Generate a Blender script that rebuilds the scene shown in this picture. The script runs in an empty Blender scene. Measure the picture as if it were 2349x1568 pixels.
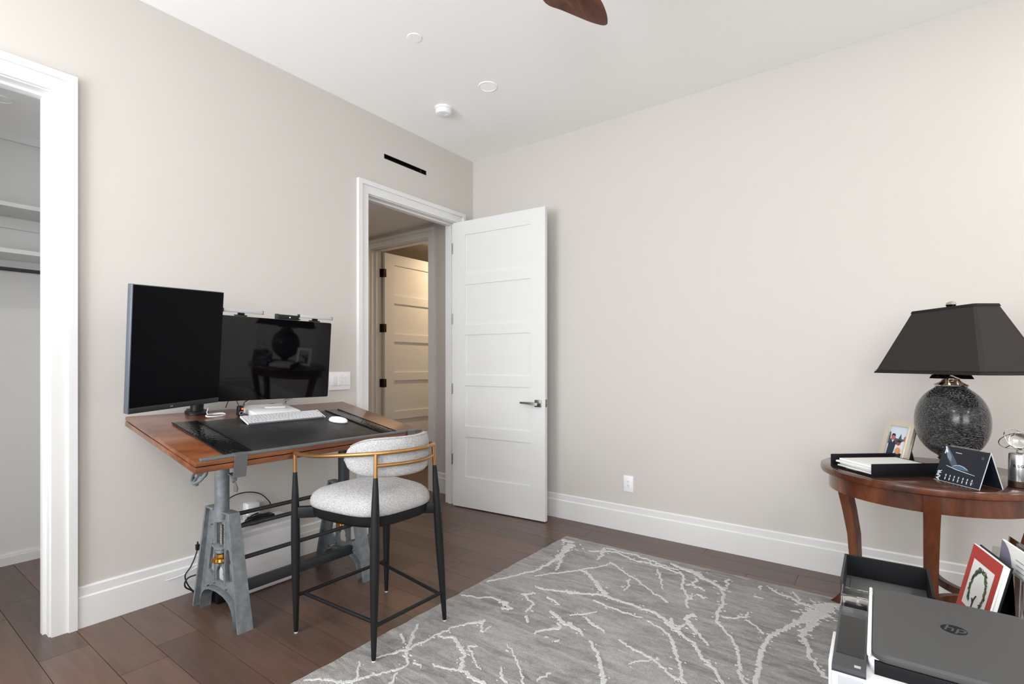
import bpy, bmesh, math, random
from mathutils import Vector, Matrix
random.seed(7)
SC = bpy.context.scene
COL = SC.collection
R = math.radians

# ------------------------------------------------------------------ camera
cam_d = bpy.data.cameras.new('camera'); cam = bpy.data.objects.new('camera', cam_d); COL.objects.link(cam)
cam.location = (3.023, -3.504, 1.225)
cam.rotation_euler = (R(90), 0, R(36.4))
cam_d.sensor_width = 36.0; cam_d.lens = 17.90; cam_d.shift_y = 50 / 2349; cam_d.clip_start = .02
SC.camera = cam
# ------------------------------------------------------------------ world, daylight, exposure
wd = bpy.data.worlds.new('world'); SC.world = wd; wd.use_nodes = True
wd.node_tree.nodes['Background'].inputs[0].default_value = (.75, .86, 1, 1)
wd.node_tree.nodes['Background'].inputs[1].default_value = 1.6
def area(name, loc, rot, sx, sy, power, color):
    l = bpy.data.lights.new(name, 'AREA'); l.shape = 'RECTANGLE'; l.size = sx; l.size_y = sy; l.energy = power; l.color = color
    o = bpy.data.objects.new(name, l); COL.objects.link(o); o.location = loc; o.rotation_euler = rot; return o
DAY = (.95, .975, 1.0)
# each window: sky light falling inwards, and an added lamp aimed up to brighten the ceiling
for nm, x_, w_, sky, up_fill in (('west', 1.15, 1.7, 62, 82), ('east', 3.85, 1.6, 55, 52)):
    area('daylight_sky_' + nm, (x_, -5.36, 1.62), (R(82), 0, 0), w_, 1.9, sky, DAY)
    area('ceiling_fill_' + nm, (x_, -5.34, 1.62), (R(138), 0, 0), w_, 1.6, up_fill, DAY)
SC.view_settings.view_transform = 'Standard'; SC.view_settings.look = 'None'
SC.view_settings.gamma = 1.0; SC.view_settings.use_curve_mapping = False
SC.view_settings.exposure = -0.13
SC.cycles.use_denoising = True
SC.cycles.max_bounces = 10; SC.cycles.diffuse_bounces = 7; SC.cycles.glossy_bounces = 5; SC.cycles.transparent_max_bounces = 12
SC.cycles.sample_clamp_indirect = 6.0; SC.cycles.caustics_reflective = False; SC.cycles.caustics_refractive = False

# ------------------------------------------------------------------ materials
def lin(c):
    c = c / 255.0
    return c / 12.92 if c <= .04045 else ((c + .055) / 1.055) ** 2.4
def s(r, g, b): return (lin(r), lin(g), lin(b), 1)
class Mat:
    def __init__(m, name, col, rough=.5, metal=0.0, spec=.5, coat=0.0, trans=0.0, ior=1.45, emit=None, estr=1.0, alpha=1.0):
        m.m = bpy.data.materials.new(name); m.m.use_nodes = True
        m.t = m.m.node_tree; m.b = m.t.nodes['Principled BSDF']; i = m.b.inputs
        i['Base Color'].default_value = col; i['Roughness'].default_value = rough; i['Metallic'].default_value = metal
        i['Specular IOR Level'].default_value = spec; i['Coat Weight'].default_value = coat; i['Coat Roughness'].default_value = .15
        i['Transmission Weight'].default_value = trans; i['IOR'].default_value = ior; i['Alpha'].default_value = alpha
        if emit: i['Emission Color'].default_value = emit; i['Emission Strength'].default_value = estr
    def n(m, t, **k):
        x = m.t.nodes.new(t)
        for a, v in k.items(): setattr(x, a, v)
        return x
    def l(m, a, b): m.t.links.new(a, b); return m
    def coords(m, scale=(1, 1, 1), obj=False):
        mp = m.n('ShaderNodeMapping'); mp.inputs['Scale'].default_value = scale
        if obj: m.l(m.n('ShaderNodeTexCoord').outputs['Object'], mp.inputs['Vector'])
        else: m.l(m.n('ShaderNodeNewGeometry').outputs['Position'], mp.inputs['Vector'])
        return mp.outputs['Vector']
    def noise(m, scale=(1, 1, 1), detail=3, rough=.55, dist=0.0):
        x = m.n('ShaderNodeTexNoise'); x.inputs['Scale'].default_value = 1; x.inputs['Detail'].default_value = detail
        x.inputs['Roughness'].default_value = rough; x.inputs['Distortion'].default_value = dist
        m.l(m.coords(scale), x.inputs['Vector']); return x.outputs['Fac']
    def ramp(m, fac, stops):
        x = m.n('ShaderNodeValToRGB'); e = x.color_ramp.elements
        e[0].position, e[0].color = stops[0]; e[1].position, e[1].color = stops[-1]
        for p, c in stops[1:-1]:
            q = e.new(p); q.color = c
        m.l(fac, x.inputs['Fac']); return x.outputs['Color']
    def color(m, out): m.l(out, m.b.inputs['Base Color']); return m
    def roughness(m, out): m.l(out, m.b.inputs['Roughness']); return m
    def bump(m, out, strength=.2, dist=.01):
        x = m.n('ShaderNodeBump'); x.inputs['Strength'].default_value = strength; x.inputs['Distance'].default_value = dist
        m.l(out, x.inputs['Height']); m.l(x.outputs['Normal'], m.b.inputs['Normal']); return m
    def mix(m, fac, a, b, mode='MIX'):
        x = m.n('ShaderNodeMix', data_type='RGBA', blend_type=mode)
        for sock, v in ((x.inputs[0], fac), (x.inputs[6], a), (x.inputs[7], b)):
            if hasattr(v, 'is_output'): m.l(v, sock)
            else: sock.default_value = v
        return x.outputs[2]
M = {}
def mk(key, *a, **k): x = Mat(key, *a, **k); M[key] = x; return x
x = mk('wall_paint', s(201, 197, 191), .85, spec=.25); x.bump(x.noise((260, 260, 260), 2), .03, .002)
x = mk('ceiling_paint', s(250, 250, 249), .9, spec=.2); x.bump(x.noise((200, 200, 200), 2), .03, .002)
x = mk('trim_paint', s(222, 222, 221), .42, spec=.45); x.bump(x.noise((120, 120, 30), 2), .015, .002)
x = mk('door_paint', s(220, 220, 219), .45, spec=.45); x.bump(x.noise((90, 90, 14), 2), .012, .002)
x = mk('hall_paint', s(196, 186, 172), .85, spec=.25)
x = mk('subfloor', s(52, 40, 34), .9)
# floor planks: a tone of its own for every board, long grain along the board
x = mk('plank_wood', s(96, 72, 60), .3, spec=.6)
oi = x.n('ShaderNodeObjectInfo')
g = x.noise((3, 38, 20), 5, .6, .4); g2 = x.noise((1.3, 7, 5), 3, .5)
c = x.ramp(g, [(.25, s(70, 54, 48)), (.75, s(98, 78, 68))])
c = x.mix(x.ramp(g2, [(.35, (0, 0, 0, 1)), (.7, (.5, .5, .5, 1))]), c, s(108, 80, 62))
tone = x.ramp(oi.outputs['Random'], [(0, (.80, .79, .79, 1)), (.5, (1, 1, 1, 1)), (1, (1.22, 1.20, 1.19, 1))])
x.color(x.mix(1.0, c, tone, 'MULTIPLY')); x.roughness(x.ramp(g2, [(.3, (.27, .27, .27, 1)), (.8, (.37, .37, .37, 1))])); x.bump(g, .06, .002)
# rug
x = mk('rug_pile', s(150, 147, 145), .95, spec=.1)
st = x.noise((5, 22, 1), 6, .66, .9); sp = x.noise((260, 260, 60), 2, .65); cl = x.noise((1.6, 2.2, 1), 4, .55); md = x.noise((38, 60, 10), 3, .6)
c = x.ramp(st, [(.27, s(112, 109, 108)), (.50, s(158, 155, 153)), (.72, s(192, 190, 189))])
c = x.mix(x.ramp(cl, [(.36, (0, 0, 0, 1)), (.68, (.55, .55, .55, 1))]), c, s(196, 195, 195))
c = x.mix(.5, c, x.ramp(md, [(.3, (.8, .8, .8, 1)), (.7, (1.15, 1.15, 1.15, 1))]), 'MULTIPLY')
c = x.mix(.7, c, x.ramp(sp, [(.3, (.66, .66, .66, 1)), (.7, (1.22, 1.22, 1.22, 1))]), 'MULTIPLY')
x.color(c); x.bump(sp, 1.0, .008)
x = mk('rug_vein', s(226, 225, 224), .95, spec=.1); sp = x.noise((260, 260, 60), 2, .65)
x.color(x.ramp(sp, [(.28, s(190, 189, 188)), (.68, s(238, 237, 236))])); x.bump(sp, 1.0, .008)
# woods
def wood(key, dark, mid, light, scale, rough, coat=.25):
    x = mk(key, mid, rough, spec=.5, coat=coat)
    g = x.noise(scale, 6, .62, .9); f = x.noise(tuple(q * 4 for q in scale), 3, .5)
    c = x.ramp(g, [(.28, dark), (.5, mid), (.74, light)])
    x.color(x.mix(.25, c, x.ramp(f, [(.3, (.6, .6, .6, 1)), (.7, (1.15, 1.15, 1.15, 1))]), 'MULTIPLY')); x.bump(g, .03, .002); return x
wood('desk_wood', s(76, 40, 23), s(112, 63, 37), s(142, 88, 54), (9, 2.2, 12), .3, .7)
wood('table_wood', s(42, 20, 12), s(84, 44, 26), s(120, 69, 42), (6, 6, 1.6), .25, .4)
wood('tabletop_wood', s(44, 26, 20), s(72, 46, 36), s(98, 66, 52), (2.5, 14, 6), .2, .5)
wood('fan_wood', s(54, 27, 18), s(92, 51, 36), s(124, 76, 56), (14, 3, 8), .4, .15)
wood('cabinet_wood', s(40, 26, 20), s(66, 46, 36), s(84, 60, 48), (4, 4, 1.4), .4, .1)
# metals
x = mk('cast_iron', s(104, 112, 118), .5, metal=.4, spec=.5); q = x.noise((26, 26, 26), 4, .6)
x.color(x.ramp(q, [(.3, s(112, 118, 122)), (.7, s(144, 150, 154))])); x.bump(x.noise((80, 80, 80), 3), .25, .004)
x = mk('dark_steel', s(74, 76, 78), .45, metal=.6); x.bump(x.noise((60, 60, 60), 2), .08, .002)
mk('screw_steel', s(120, 120, 116), .35, metal=.9); mk('steel_bar', s(122, 124, 126), .42, metal=.6)
mk('brass', s(176, 132, 66), .3, metal=.9); mk('stool_black', s(22, 23, 25), .45, spec=.35)
mk('gold', s(176, 132, 84), .34, metal=.85); mk('nickel', s(200, 192, 182), .12, metal=1.0); mk('satin_nickel', s(132, 130, 126), .35, metal=.9)
mk('bronze', s(58, 42, 32), .5, metal=.7); mk('chrome', s(215, 213, 210), .06, metal=1.0); mk('brushed_silver', s(176, 176, 176), .28, metal=.9)
mk('silver_frame', s(222, 214, 198), .3, metal=.5)
# plastics, fabric, paper
mk('black_plastic', s(18, 19, 21), .38, spec=.4); mk('matte_black', s(12, 13, 16), .55, spec=.25)
mk('monitor_grey', s(98, 103, 112), .45, metal=.3); mk('screen_matte', s(5, 6, 11), .28, spec=.12); mk('screen_gloss', s(5, 6, 9), .03, spec=.5)
mk('white_plastic', s(236, 236, 238), .4); mk('grey_plastic', s(170, 172, 176), .42); mk('light_bar', s(188, 189, 194), .5)
mk('printer_grey', s(72, 72, 72), .5, spec=.35); mk('printer_panel', s(52, 54, 58), .25, spec=.5); mk('tray_grey', s(92, 93, 93), .55)
mk('key_grey', s(206, 208, 212), .5); mk('key_bed', s(132, 135, 141), .5); mk('dark_grey', s(40, 42, 45), .5); mk('black_void', s(4, 4, 4), .9, spec=.1)
x = mk('leather', s(34, 34, 36), .38, spec=.45); x.bump(x.noise((120, 120, 120), 3), .12, .002); x.roughness(x.ramp(x.noise((6, 6, 6), 3), [(.3, (.30, .30, .30, 1)), (.7, (.5, .5, .5, 1))]))
x = mk('croc_leather', s(16, 17, 20), .16, spec=.6)
v = x.n('ShaderNodeTexVoronoi'); v.inputs['Scale'].default_value = 1; x.l(x.coords((60, 95, 60)), v.inputs['Vector']); x.bump(v.outputs['Distance'], .35, .004)
x = mk('tweed', s(196, 195, 195), .95, spec=.12)
a1 = x.noise((70, 620, 130), 3, .7); a2 = x.noise((620, 70, 500), 3, .7); a3 = x.noise((120, 120, 700), 2, .6)
w = x.mix(.5, a1, a2); w = x.mix(.33, w, a3)
x.color(x.ramp(w, [(.34, s(112, 111, 114)), (.47, s(166, 165, 166)), (.60, s(202, 201, 199))])); x.bump(w, .5, .003)
x = mk('shade_fabric', s(50, 46, 43), .8, spec=.25); x.bump(x.noise((400, 400, 60), 2), .12, .001)
mk('shade_trim', s(34, 31, 29), .7, spec=.25)
x = mk('mosaic', s(40, 41, 44), .16, spec=.8, coat=.6)
v = x.n('ShaderNodeTexVoronoi'); v.inputs['Scale'].default_value = 1; v.inputs['Randomness'].default_value = 1
x.l(x.coords((115, 115, 190)), v.inputs['Vector'])
x.color(x.ramp(v.outputs['Color'], [(.15, s(10, 10, 12)), (.6, s(38, 39, 42)), (1, s(84, 85, 90))]))
v2 = x.n('ShaderNodeTexVoronoi', feature='F1'); v2.inputs['Scale'].default_value = 1; x.l(x.coords((115, 115, 190)), v2.inputs['Vector'])
x.bump(v2.outputs['Distance'], 1.0, .007)
x.m.node_tree.nodes['Principled BSDF'].inputs['Metallic'].default_value = .25
mk('paper', s(238, 238, 236), .8, spec=.2); mk('navy_card', s(26, 31, 42), .4); mk('card_edge', s(205, 208, 212), .6)
mk('print_white', s(232, 236, 240), .6); mk('print_teal', s(70, 104, 122), .5); mk('print_mist', s(118, 134, 146), .5); mk('print_mist2', s(72, 86, 100), .5)
mk('red_card', s(176, 44, 34), .5); mk('leaf_green', s(88, 104, 66), .7); mk('leaf_dark', s(44, 56, 34), .7); mk('twig', s(38, 34, 28), .7)
mk('photo_sky', s(206, 216, 228), .3); mk('photo_navy', s(34, 48, 66), .3); mk('photo_dark', s(26, 26, 34), .3); mk('photo_skin', s(176, 104, 104), .3)
mk('photo_white', s(222, 214, 226), .3); mk('photo_warm', s(206, 150, 96), .3); mk('photo_tree', s(70, 78, 84), .3); mk('photo_rose', s(150, 70, 78), .3)
mk('purple_print', s(122, 116, 138), .6); mk('grey_print', s(168, 168, 176), .6)
mk('led_red', s(255, 90, 40), .5, emit=s(255, 80, 30), estr=3.0)
mk('can_lens', s(245, 243, 240), .6, emit=(1, .96, .93, 1), estr=.12); mk('warm_lens', s(255, 226, 180), .6, emit=(1, .78, .5, 1), estr=4)
# clear sheets: thin acrylic / window glass
def clear(key, tint, fac):
    m = Mat(key, tint, .04); M[key] = m; t = m.t
    tr = t.nodes.new('ShaderNodeBsdfTransparent'); gl = t.nodes.new('ShaderNodeBsdfGlossy'); mx = t.nodes.new('ShaderNodeMixShader'); fr = t.nodes.new('ShaderNodeFresnel')
    tr.inputs[0].default_value = tint; gl.inputs['Roughness'].default_value = .04; fr.inputs[0].default_value = 1.49
    ma = t.nodes.new('ShaderNodeMath'); ma.operation = 'MULTIPLY_ADD'; ma.inputs[1].default_value = 1.6; ma.inputs[2].default_value = fac
    t.links.new(fr.outputs[0], ma.inputs[0]); t.links.new(ma.outputs[0], mx.inputs[0]); t.links.new(tr.outputs[0], mx.inputs[1]); t.links.new(gl.outputs[0], mx.inputs[2])
    t.links.new(mx.outputs[0], t.nodes['Material Output'].inputs[0]); return m
clear('acrylic', (.93, .92, .90, 1), .06); clear('window_glass', (.97, .98, .98, 1), .02)
mk('glass_ball', (1, 1, 1, 1), .02, trans=1.0, ior=1.46)

# ------------------------------------------------------------------ building helpers
WO = {}
class Fr:
    """a frame: origin and three axes, local -> world"""
    def __init__(f, o=(0, 0, 0), x=(1, 0, 0), y=(0, 1, 0), z=(0, 0, 1)):
        x, y, z = Vector(x).normalized(), Vector(y).normalized(), Vector(z).normalized()
        f.m = Matrix(((x.x, y.x, z.x, o[0]), (x.y, y.y, z.y, o[1]), (x.z, y.z, z.z, o[2]), (0, 0, 0, 1)))
    def p(f, *q): return f.m @ Vector(q)
    def sub(f, o, yaw=0.0, pitch=0.0):
        g = Fr(); g.m = f.m @ Matrix.Translation(Vector(o)) @ Matrix.Rotation(yaw, 4, 'Z') @ Matrix.Rotation(pitch, 4, 'Y'); return g
def yawfr(o, deg): return Fr(o, (math.cos(R(deg)), math.sin(R(deg)), 0), (-math.sin(R(deg)), math.cos(R(deg)), 0))
class MB:
    def __init__(b, fr=None): b.bm = bmesh.new(); b.fr = fr
    def box(b, x0, x1, y0, y1, z0, z1, bev=0.0, seg=2):
        vs = [b.bm.verts.new((x, y, z)) for x in (x0, x1) for y in (y0, y1) for z in (z0, z1)]
        fs = [b.bm.faces.new([vs[i] for i in f]) for f in ((0, 1, 3, 2), (4, 6, 7, 5), (0, 4, 5, 1), (2, 3, 7, 6), (0, 2, 6, 4), (1, 5, 7, 3))]
        if bev > 0:
            es = list({e for f in fs for e in f.edges})
            bmesh.ops.bevel(b.bm, geom=es, offset=bev, segments=seg, affect='EDGES', profile=.5)
        return b
    def rings(b, rings, closed=False, cap=True):
        rv = [[b.bm.verts.new(p) for p in r] for r in rings]
        n = len(rv[0])
        pairs = list(zip(rv[:-1], rv[1:])) + ([(rv[-1], rv[0])] if closed else [])
        for a, c in pairs:
            for i in range(n): b.bm.faces.new((a[i], a[(i + 1) % n], c[(i + 1) % n], c[i]))
        if cap and not closed:
            b.bm.faces.new(list(reversed(rv[0]))); b.bm.faces.new(rv[-1])
        return b
    def cyl(b, p0, p1, r0, r1=None, seg=16):
        return b.tube([p0, p1], [r0, r0 if r1 is None else r1], seg)
    def tube(b, pts, r, seg=8, closed=False, sq=None):
        pts = [Vector(p) for p in pts]; n = len(pts); rs = r if isinstance(r, (list, tuple)) else [r] * n
        up = None; out = []
        for i, p in enumerate(pts):
            if closed: t = pts[(i + 1) % n] - pts[i - 1]
            else: t = pts[min(i + 1, n - 1)] - pts[max(i - 1, 0)]
            t.normalize()
            if up is None:
                up = Vector((0, 0, 1)) if abs(t.z) < .9 else Vector((1, 0, 0))
            up = (up - t * up.dot(t)); up.normalize(); sd = t.cross(up)
            if sq:
                a, c = sq[0] * rs[i], sq[1] * rs[i]
                out.append([p + sd * a * u + up * c * v for u, v in ((1, 1), (-1, 1), (-1, -1), (1, -1))])
            else: out.append([p + (sd * math.cos(2 * math.pi * k / seg) + up * math.sin(2 * math.pi * k / seg)) * rs[i] for k in range(seg)])
        return b.rings(out, closed)
    def lathe(b, prof, seg=32, c=(0, 0), sx=1.0, sy=1.0):
        return b.rings([[(c[0] + r * sx * math.cos(2 * math.pi * k / seg), c[1] + r * sy * math.sin(2 * math.pi * k / seg), z) for k in range(seg)] for r, z in prof])
    def prism(b, poly, lo, hi, plane='xy'):
        f = {'xy': lambda a, c, h: (a, c, h), 'xz': lambda a, c, h: (a, h, c), 'yz': lambda a, c, h: (h, a, c)}[plane]
        return b.rings([[f(a, c, lo) for a, c in poly], [f(a, c, hi) for a, c in poly]])
    def torus(b, c, R_, r, seg=24, sides=8, ax=(1, 0, 0), ay=(0, 1, 0)):
        ax, ay, c = Vector(ax).normalized(), Vector(ay).normalized(), Vector(c)
        return b.tube([c + ax * R_ * math.cos(2 * math.pi * k / seg) + ay * R_ * math.sin(2 * math.pi * k / seg) for k in range(seg)], r, sides, True)
    def ball(b, c, r, u=24, v=14, sz=1.0):
        c = Vector(c); rs = [(max(r * math.sin(math.pi * k / v), 1e-4), -r * sz * math.cos(math.pi * k / v)) for k in range(v + 1)]
        return b.rings([[(c.x + q * math.cos(2 * math.pi * k / u), c.y + q * math.sin(2 * math.pi * k / u), c.z + z) for k in range(u)] for q, z in rs])
    def poly(b, pts): b.bm.faces.new([b.bm.verts.new(p) for p in pts]); return b
    def grid(b, us, vs, holes, fn, t0, t1):
        """a slab in (u, v) with rectangular openings, thickness t0..t1, one welded mesh"""
        us, vs = sorted(set(us)), sorted(set(vs)); V = {}
        def vert(i, j, t):
            k = (i, j, t)
            if k not in V: V[k] = b.bm.verts.new(fn(us[i], vs[j], t))
            return V[k]
        def solid(i, j):
            if not (0 <= i < len(us) - 1 and 0 <= j < len(vs) - 1): return False
            u, v = (us[i] + us[i + 1]) / 2, (vs[j] + vs[j + 1]) / 2
            return not any(a < u < c and d < v < e for a, c, d, e in holes)
        for i in range(len(us) - 1):
            for j in range(len(vs) - 1):
                if not solid(i, j): continue
                for t in (t0, t1): b.bm.faces.new([vert(i, j, t), vert(i + 1, j, t), vert(i + 1, j + 1, t), vert(i, j + 1, t)])
                for (di, dj), (p, q) in {(-1, 0): ((i, j), (i, j + 1)), (1, 0): ((i + 1, j), (i + 1, j + 1)), (0, -1): ((i, j), (i + 1, j)), (0, 1): ((i, j + 1), (i + 1, j + 1))}.items():
                    if not solid(i + di, j + dj): b.bm.faces.new([vert(*p, t0), vert(*q, t0), vert(*q, t1), vert(*p, t1)])
        return b
    def build(b, name, mat, parent=None, loc=None, smooth=30):
        if b.fr: bmesh.ops.transform(b.bm, matrix=b.fr.m, verts=b.bm.verts)
        bmesh.ops.recalc_face_normals(b.bm, faces=b.bm.faces)
        me = bpy.data.meshes.new(name); 
        org = WO[parent.name] if parent else Vector(loc or (0, 0, 0))
        bmesh.ops.translate(b.bm, vec=-org, verts=b.bm.verts)
        b.bm.to_mesh(me); b.bm.free()
        return link(name, me, mat, parent, org, smooth)
def link(name, me, mat, parent, org, smooth=30):
    me.materials.clear(); me.materials.append(M[mat].m)
    if smooth:
        me.polygons.foreach_set('use_smooth', [True] * len(me.polygons)); me.set_sharp_from_angle(angle=R(smooth))
    o = bpy.data.objects.new(name, me); COL.objects.link(o)
    if parent: o.parent = parent
    else: o.location = org
    WO[o.name] = Vector(org); return o
def plate(name, outer, holes, thick, fr, mat, parent, off=0.0):
    """flat plate with cut-outs in the frame's x-y plane, thickness along its z"""
    cu = bpy.data.curves.new(name, 'CURVE'); cu.dimensions = '2D'; cu.fill_mode = 'BOTH'; cu.extrude = thick / 2
    for pts in [outer] + holes:
        sp = cu.splines.new('POLY'); sp.points.add(len(pts) - 1); sp.use_cyclic_u = True
        for q, (a, c) in zip(sp.points, pts): q.co = (a, c, 0, 1)
    tmp = bpy.data.objects.new('tmp', cu); COL.objects.link(tmp)
    me = bpy.data.meshes.new_from_object(tmp, depsgraph=None)
    bpy.data.objects.remove(tmp); bpy.data.curves.remove(cu)
    org = WO[parent.name]
    me.transform(Matrix.Translation(-org) @ fr.m @ Matrix.Translation((0, 0, off)))
    me.name = name
    return link(name, me, mat, parent, org, 30)
def text(name, body, size, fr, mat, parent, thick=.0004, align='CENTER', shear=0.0, bold=0.0):
    cu = bpy.data.curves.new(name, 'FONT'); cu.body = body; cu.size = size; cu.extrude = thick; cu.align_x = align; cu.align_y = 'CENTER'; cu.shear = shear; cu.offset = bold
    tmp = bpy.data.objects.new('tmp', cu); COL.objects.link(tmp); bpy.context.view_layer.update()
    me = bpy.data.meshes.new_from_object(tmp, depsgraph=None); bpy.data.objects.remove(tmp); bpy.data.curves.remove(cu)
    org = WO[parent.name]; me.transform(Matrix.Translation(-org) @ fr.m); me.name = name
    return link(name, me, mat, parent, org, 0)
def tag(o, label=None, cat=None, group=None, kind=None):
    if label: o['label'] = label
    if cat: o['category'] = cat
    if group: o['group'] = group
    if kind: o['kind'] = kind
    return o
def thing(name, loc, label, cat, group=None):
    o = bpy.data.objects.new(name, None); COL.objects.link(o); o.location = loc; o.empty_display_size = .05; WO[o.name] = Vector(loc)
    return tag(o, label, cat, group)
def struct(name, loc=(0, 0, 0), label=None):
    o = bpy.data.objects.new(name, None); COL.objects.link(o); o.location = loc; WO[o.name] = Vector(loc)
    return tag(o, label, kind='structure')
def arc(c, r, a0, a1, n): return [(c[0] + r * math.cos(R(a0 + (a1 - a0) * k / n)), c[1] + r * math.sin(R(a0 + (a1 - a0) * k / n))) for k in range(n + 1)]
def rrect(x0, x1, y0, y1, r, n=5):
    return arc((x1 - r, y1 - r), r, 0, 90, n) + arc((x0 + r, y1 - r), r, 90, 180, n) + arc((x0 + r, y0 + r), r, 180, 270, n) + arc((x1 - r, y0 + r), r, 270, 360, n)
def spline(pts, n=8):
    pts = [Vector(p) for p in pts]; out = []
    for i in range(len(pts) - 1):
        p0, p1, p2, p3 = pts[max(i - 1, 0)], pts[i], pts[i + 1], pts[min(i + 2, len(pts) - 1)]
        for k in range(n):
            t = k / n; out.append(.5 * ((2 * p1) + (p2 - p0) * t + (2 * p0 - 5 * p1 + 4 * p2 - p3) * t * t + (3 * p1 - p0 - 3 * p2 + p3) * t ** 3))
    return out + [pts[-1]]

# ================================================================== the setting
XE, YS, ZC = 5.4, -5.4, 3.05
LW = Fr((0, 0, 0), (0, 1, 0), (0, 0, 1), (1, 0, 0))          # left wall seen from the room: x = along y, y = up, z = out
RW = Fr((0, 0, 0), (1, 0, 0), (0, 0, 1), (0, -1, 0))         # right wall: x = along x, y = up, z = out
D0, D1, DT = -1.16, -.222, 2.445                            # doorway in the left wall
K0, K1 = -3.95, -2.9                                         # closet opening
H0, H1 = -1.435, -.565                                      # doorway across the hall
def slab(name, fr, us, vs, holes, mat, t0=-.13, t1=0.0, label=None):
    b = MB(fr); b.grid(us, vs, holes, lambda u, v, t: (u, v, t), t0, t1)
    return tag(b.build(name, mat, smooth=0), label, kind='structure')
VT = (-1.012, -.582, 2.758, 2.793)
slab('wall_left', LW, [YS, 0, D0 - .02, D1 + .02, K0 - .02, K1 + .02, VT[0], VT[1]], [0, ZC, DT + .02, VT[2], VT[3]],
     [(D0 - .02, D1 + .02, 0, DT + .02), (K0 - .02, K1 + .02, 0, DT + .02), VT], 'wall_paint', label='pale greige wall with two doorways and a slot vent')
slab('wall_right', RW, [-3, XE, H0 - .02, H1 + .02], [0, ZC, DT + .02], [(H0 - .02, H1 + .02, 0, DT + .02)], 'wall_paint', label='long plain pale greige wall behind the round table')
WN = [(.25, 2.05), (3.0, 4.7)]
RE = Fr((0, YS, 0), (-1, 0, 0), (0, 0, 1), (0, 1, 0))
slab('wall_rear', RE, [-XE, 0] + [-q for w in WN for q in w], [0, ZC, .62, 2.62], [(-b, -a, .62, 2.62) for a, b in WN], 'ceiling_paint', label='white wall with two windows')
SE = Fr((XE, 0, 0), (0, -1, 0), (0, 0, 1), (-1, 0, 0))
slab('wall_side', SE, [0, -YS], [0, ZC], [], 'ceiling_paint', label='plain white side wall')
def window(n, fr, u0, u1):
    w = struct('window_%d' % n, label='tall white framed window')
    b = MB(fr)
    b.grid([u0, u0 + .06, u1 - .06, u1], [.62, .68, 2.56, 2.62], [(u0 + .06, u1 - .06, .68, 2.56)], lambda u, v, t: (u, v, t), -.09, -.02)
    b.build('window_frame', 'trim_paint', w, smooth=0)
    m = (u0 + u1) / 2
    MB(fr).box(m - .02, m + .02, .66, 2.58, -.085, -.03).build('mullion', 'trim_paint', w, smooth=0)
    MB(fr).box(u0 + .05, u1 - .05, .67, 2.57, -.07, -.066).build('pane', 'window_glass', w, smooth=0)
    MB(fr).box(u0 - .05, u1 + .05, .59, .62, -.02, .05, .004).build('window_sill', 'trim_paint', w)
window(1, RE, -WN[0][1], -WN[0][0]); window(2, RE, -WN[1][1], -WN[1][0])
def flat(name, x0, x1, y0, y1, z0, z1, mat, label):
    return tag(MB().box(x0, x1, y0, y1, z0, z1).build(name, mat, smooth=0), label, kind='structure')
flat('ceiling', -.13, XE + .13, YS - .13, .13, ZC, ZC + .1, 'ceiling_paint', 'white ceiling of the room')
# closet behind the left doorway
flat('ceiling_closet', -1.43, -.13, -4.83, -2.17, 2.63, 2.73, 'ceiling_paint', 'low white closet ceiling')
flat('wall_closet_back', -1.43, -1.3, -4.83, -2.17, 0, 2.63, 'trim_paint', 'white rear wall of the closet')
flat('wall_closet_north', -1.3, -.13, -2.3, -2.17, 0, 2.63, 'trim_paint', 'white end wall of the closet')
flat('wall_closet_south', -1.3, -.13, -4.83, -4.7, 0, 2.63, 'trim_paint', 'white far end wall of the closet')
flat('trim_7', -1.3, -1.27, -4.7, -2.3, 2.585, 2.63, 'trim_paint', 'flat white band under the closet ceiling')
# hall and the room across it
flat('ceiling_hall', -3, -.13, -1.93, 0, 2.58, 2.68, 'ceiling_paint', 'low hall ceiling')
flat('wall_hall_south', -3, -.13, -1.93, -1.8, 0, 2.58, 'hall_paint', 'south wall of the hall')
flat('wall_hall_west', -3.13, -3, -1.93, .0, 0, 2.58, 'hall_paint', 'end wall of the hall')
flat('ceiling_far', -3, -.2, .13, 2.9, 2.62, 2.72, 'ceiling_paint', 'ceiling of the room across the hall')
flat('wall_far_north', -3, -.2, 2.9, 3.03, 0, 2.62, 'hall_paint', 'far wall of the room across the hall')
flat('wall_far_west', -3.13, -3, .0, 3.03, 0, 2.72, 'hall_paint', 'west wall of the room across the hall')
flat('wall_far_east', -.2, -.07, .13, 3.03, 0, 2.72, 'hall_paint', 'east wall of the room across the hall')
fl = flat('floor', -3.1, XE, YS, 3.0, -.12, -.018, 'subfloor', 'dark brown hardwood plank floor')
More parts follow.
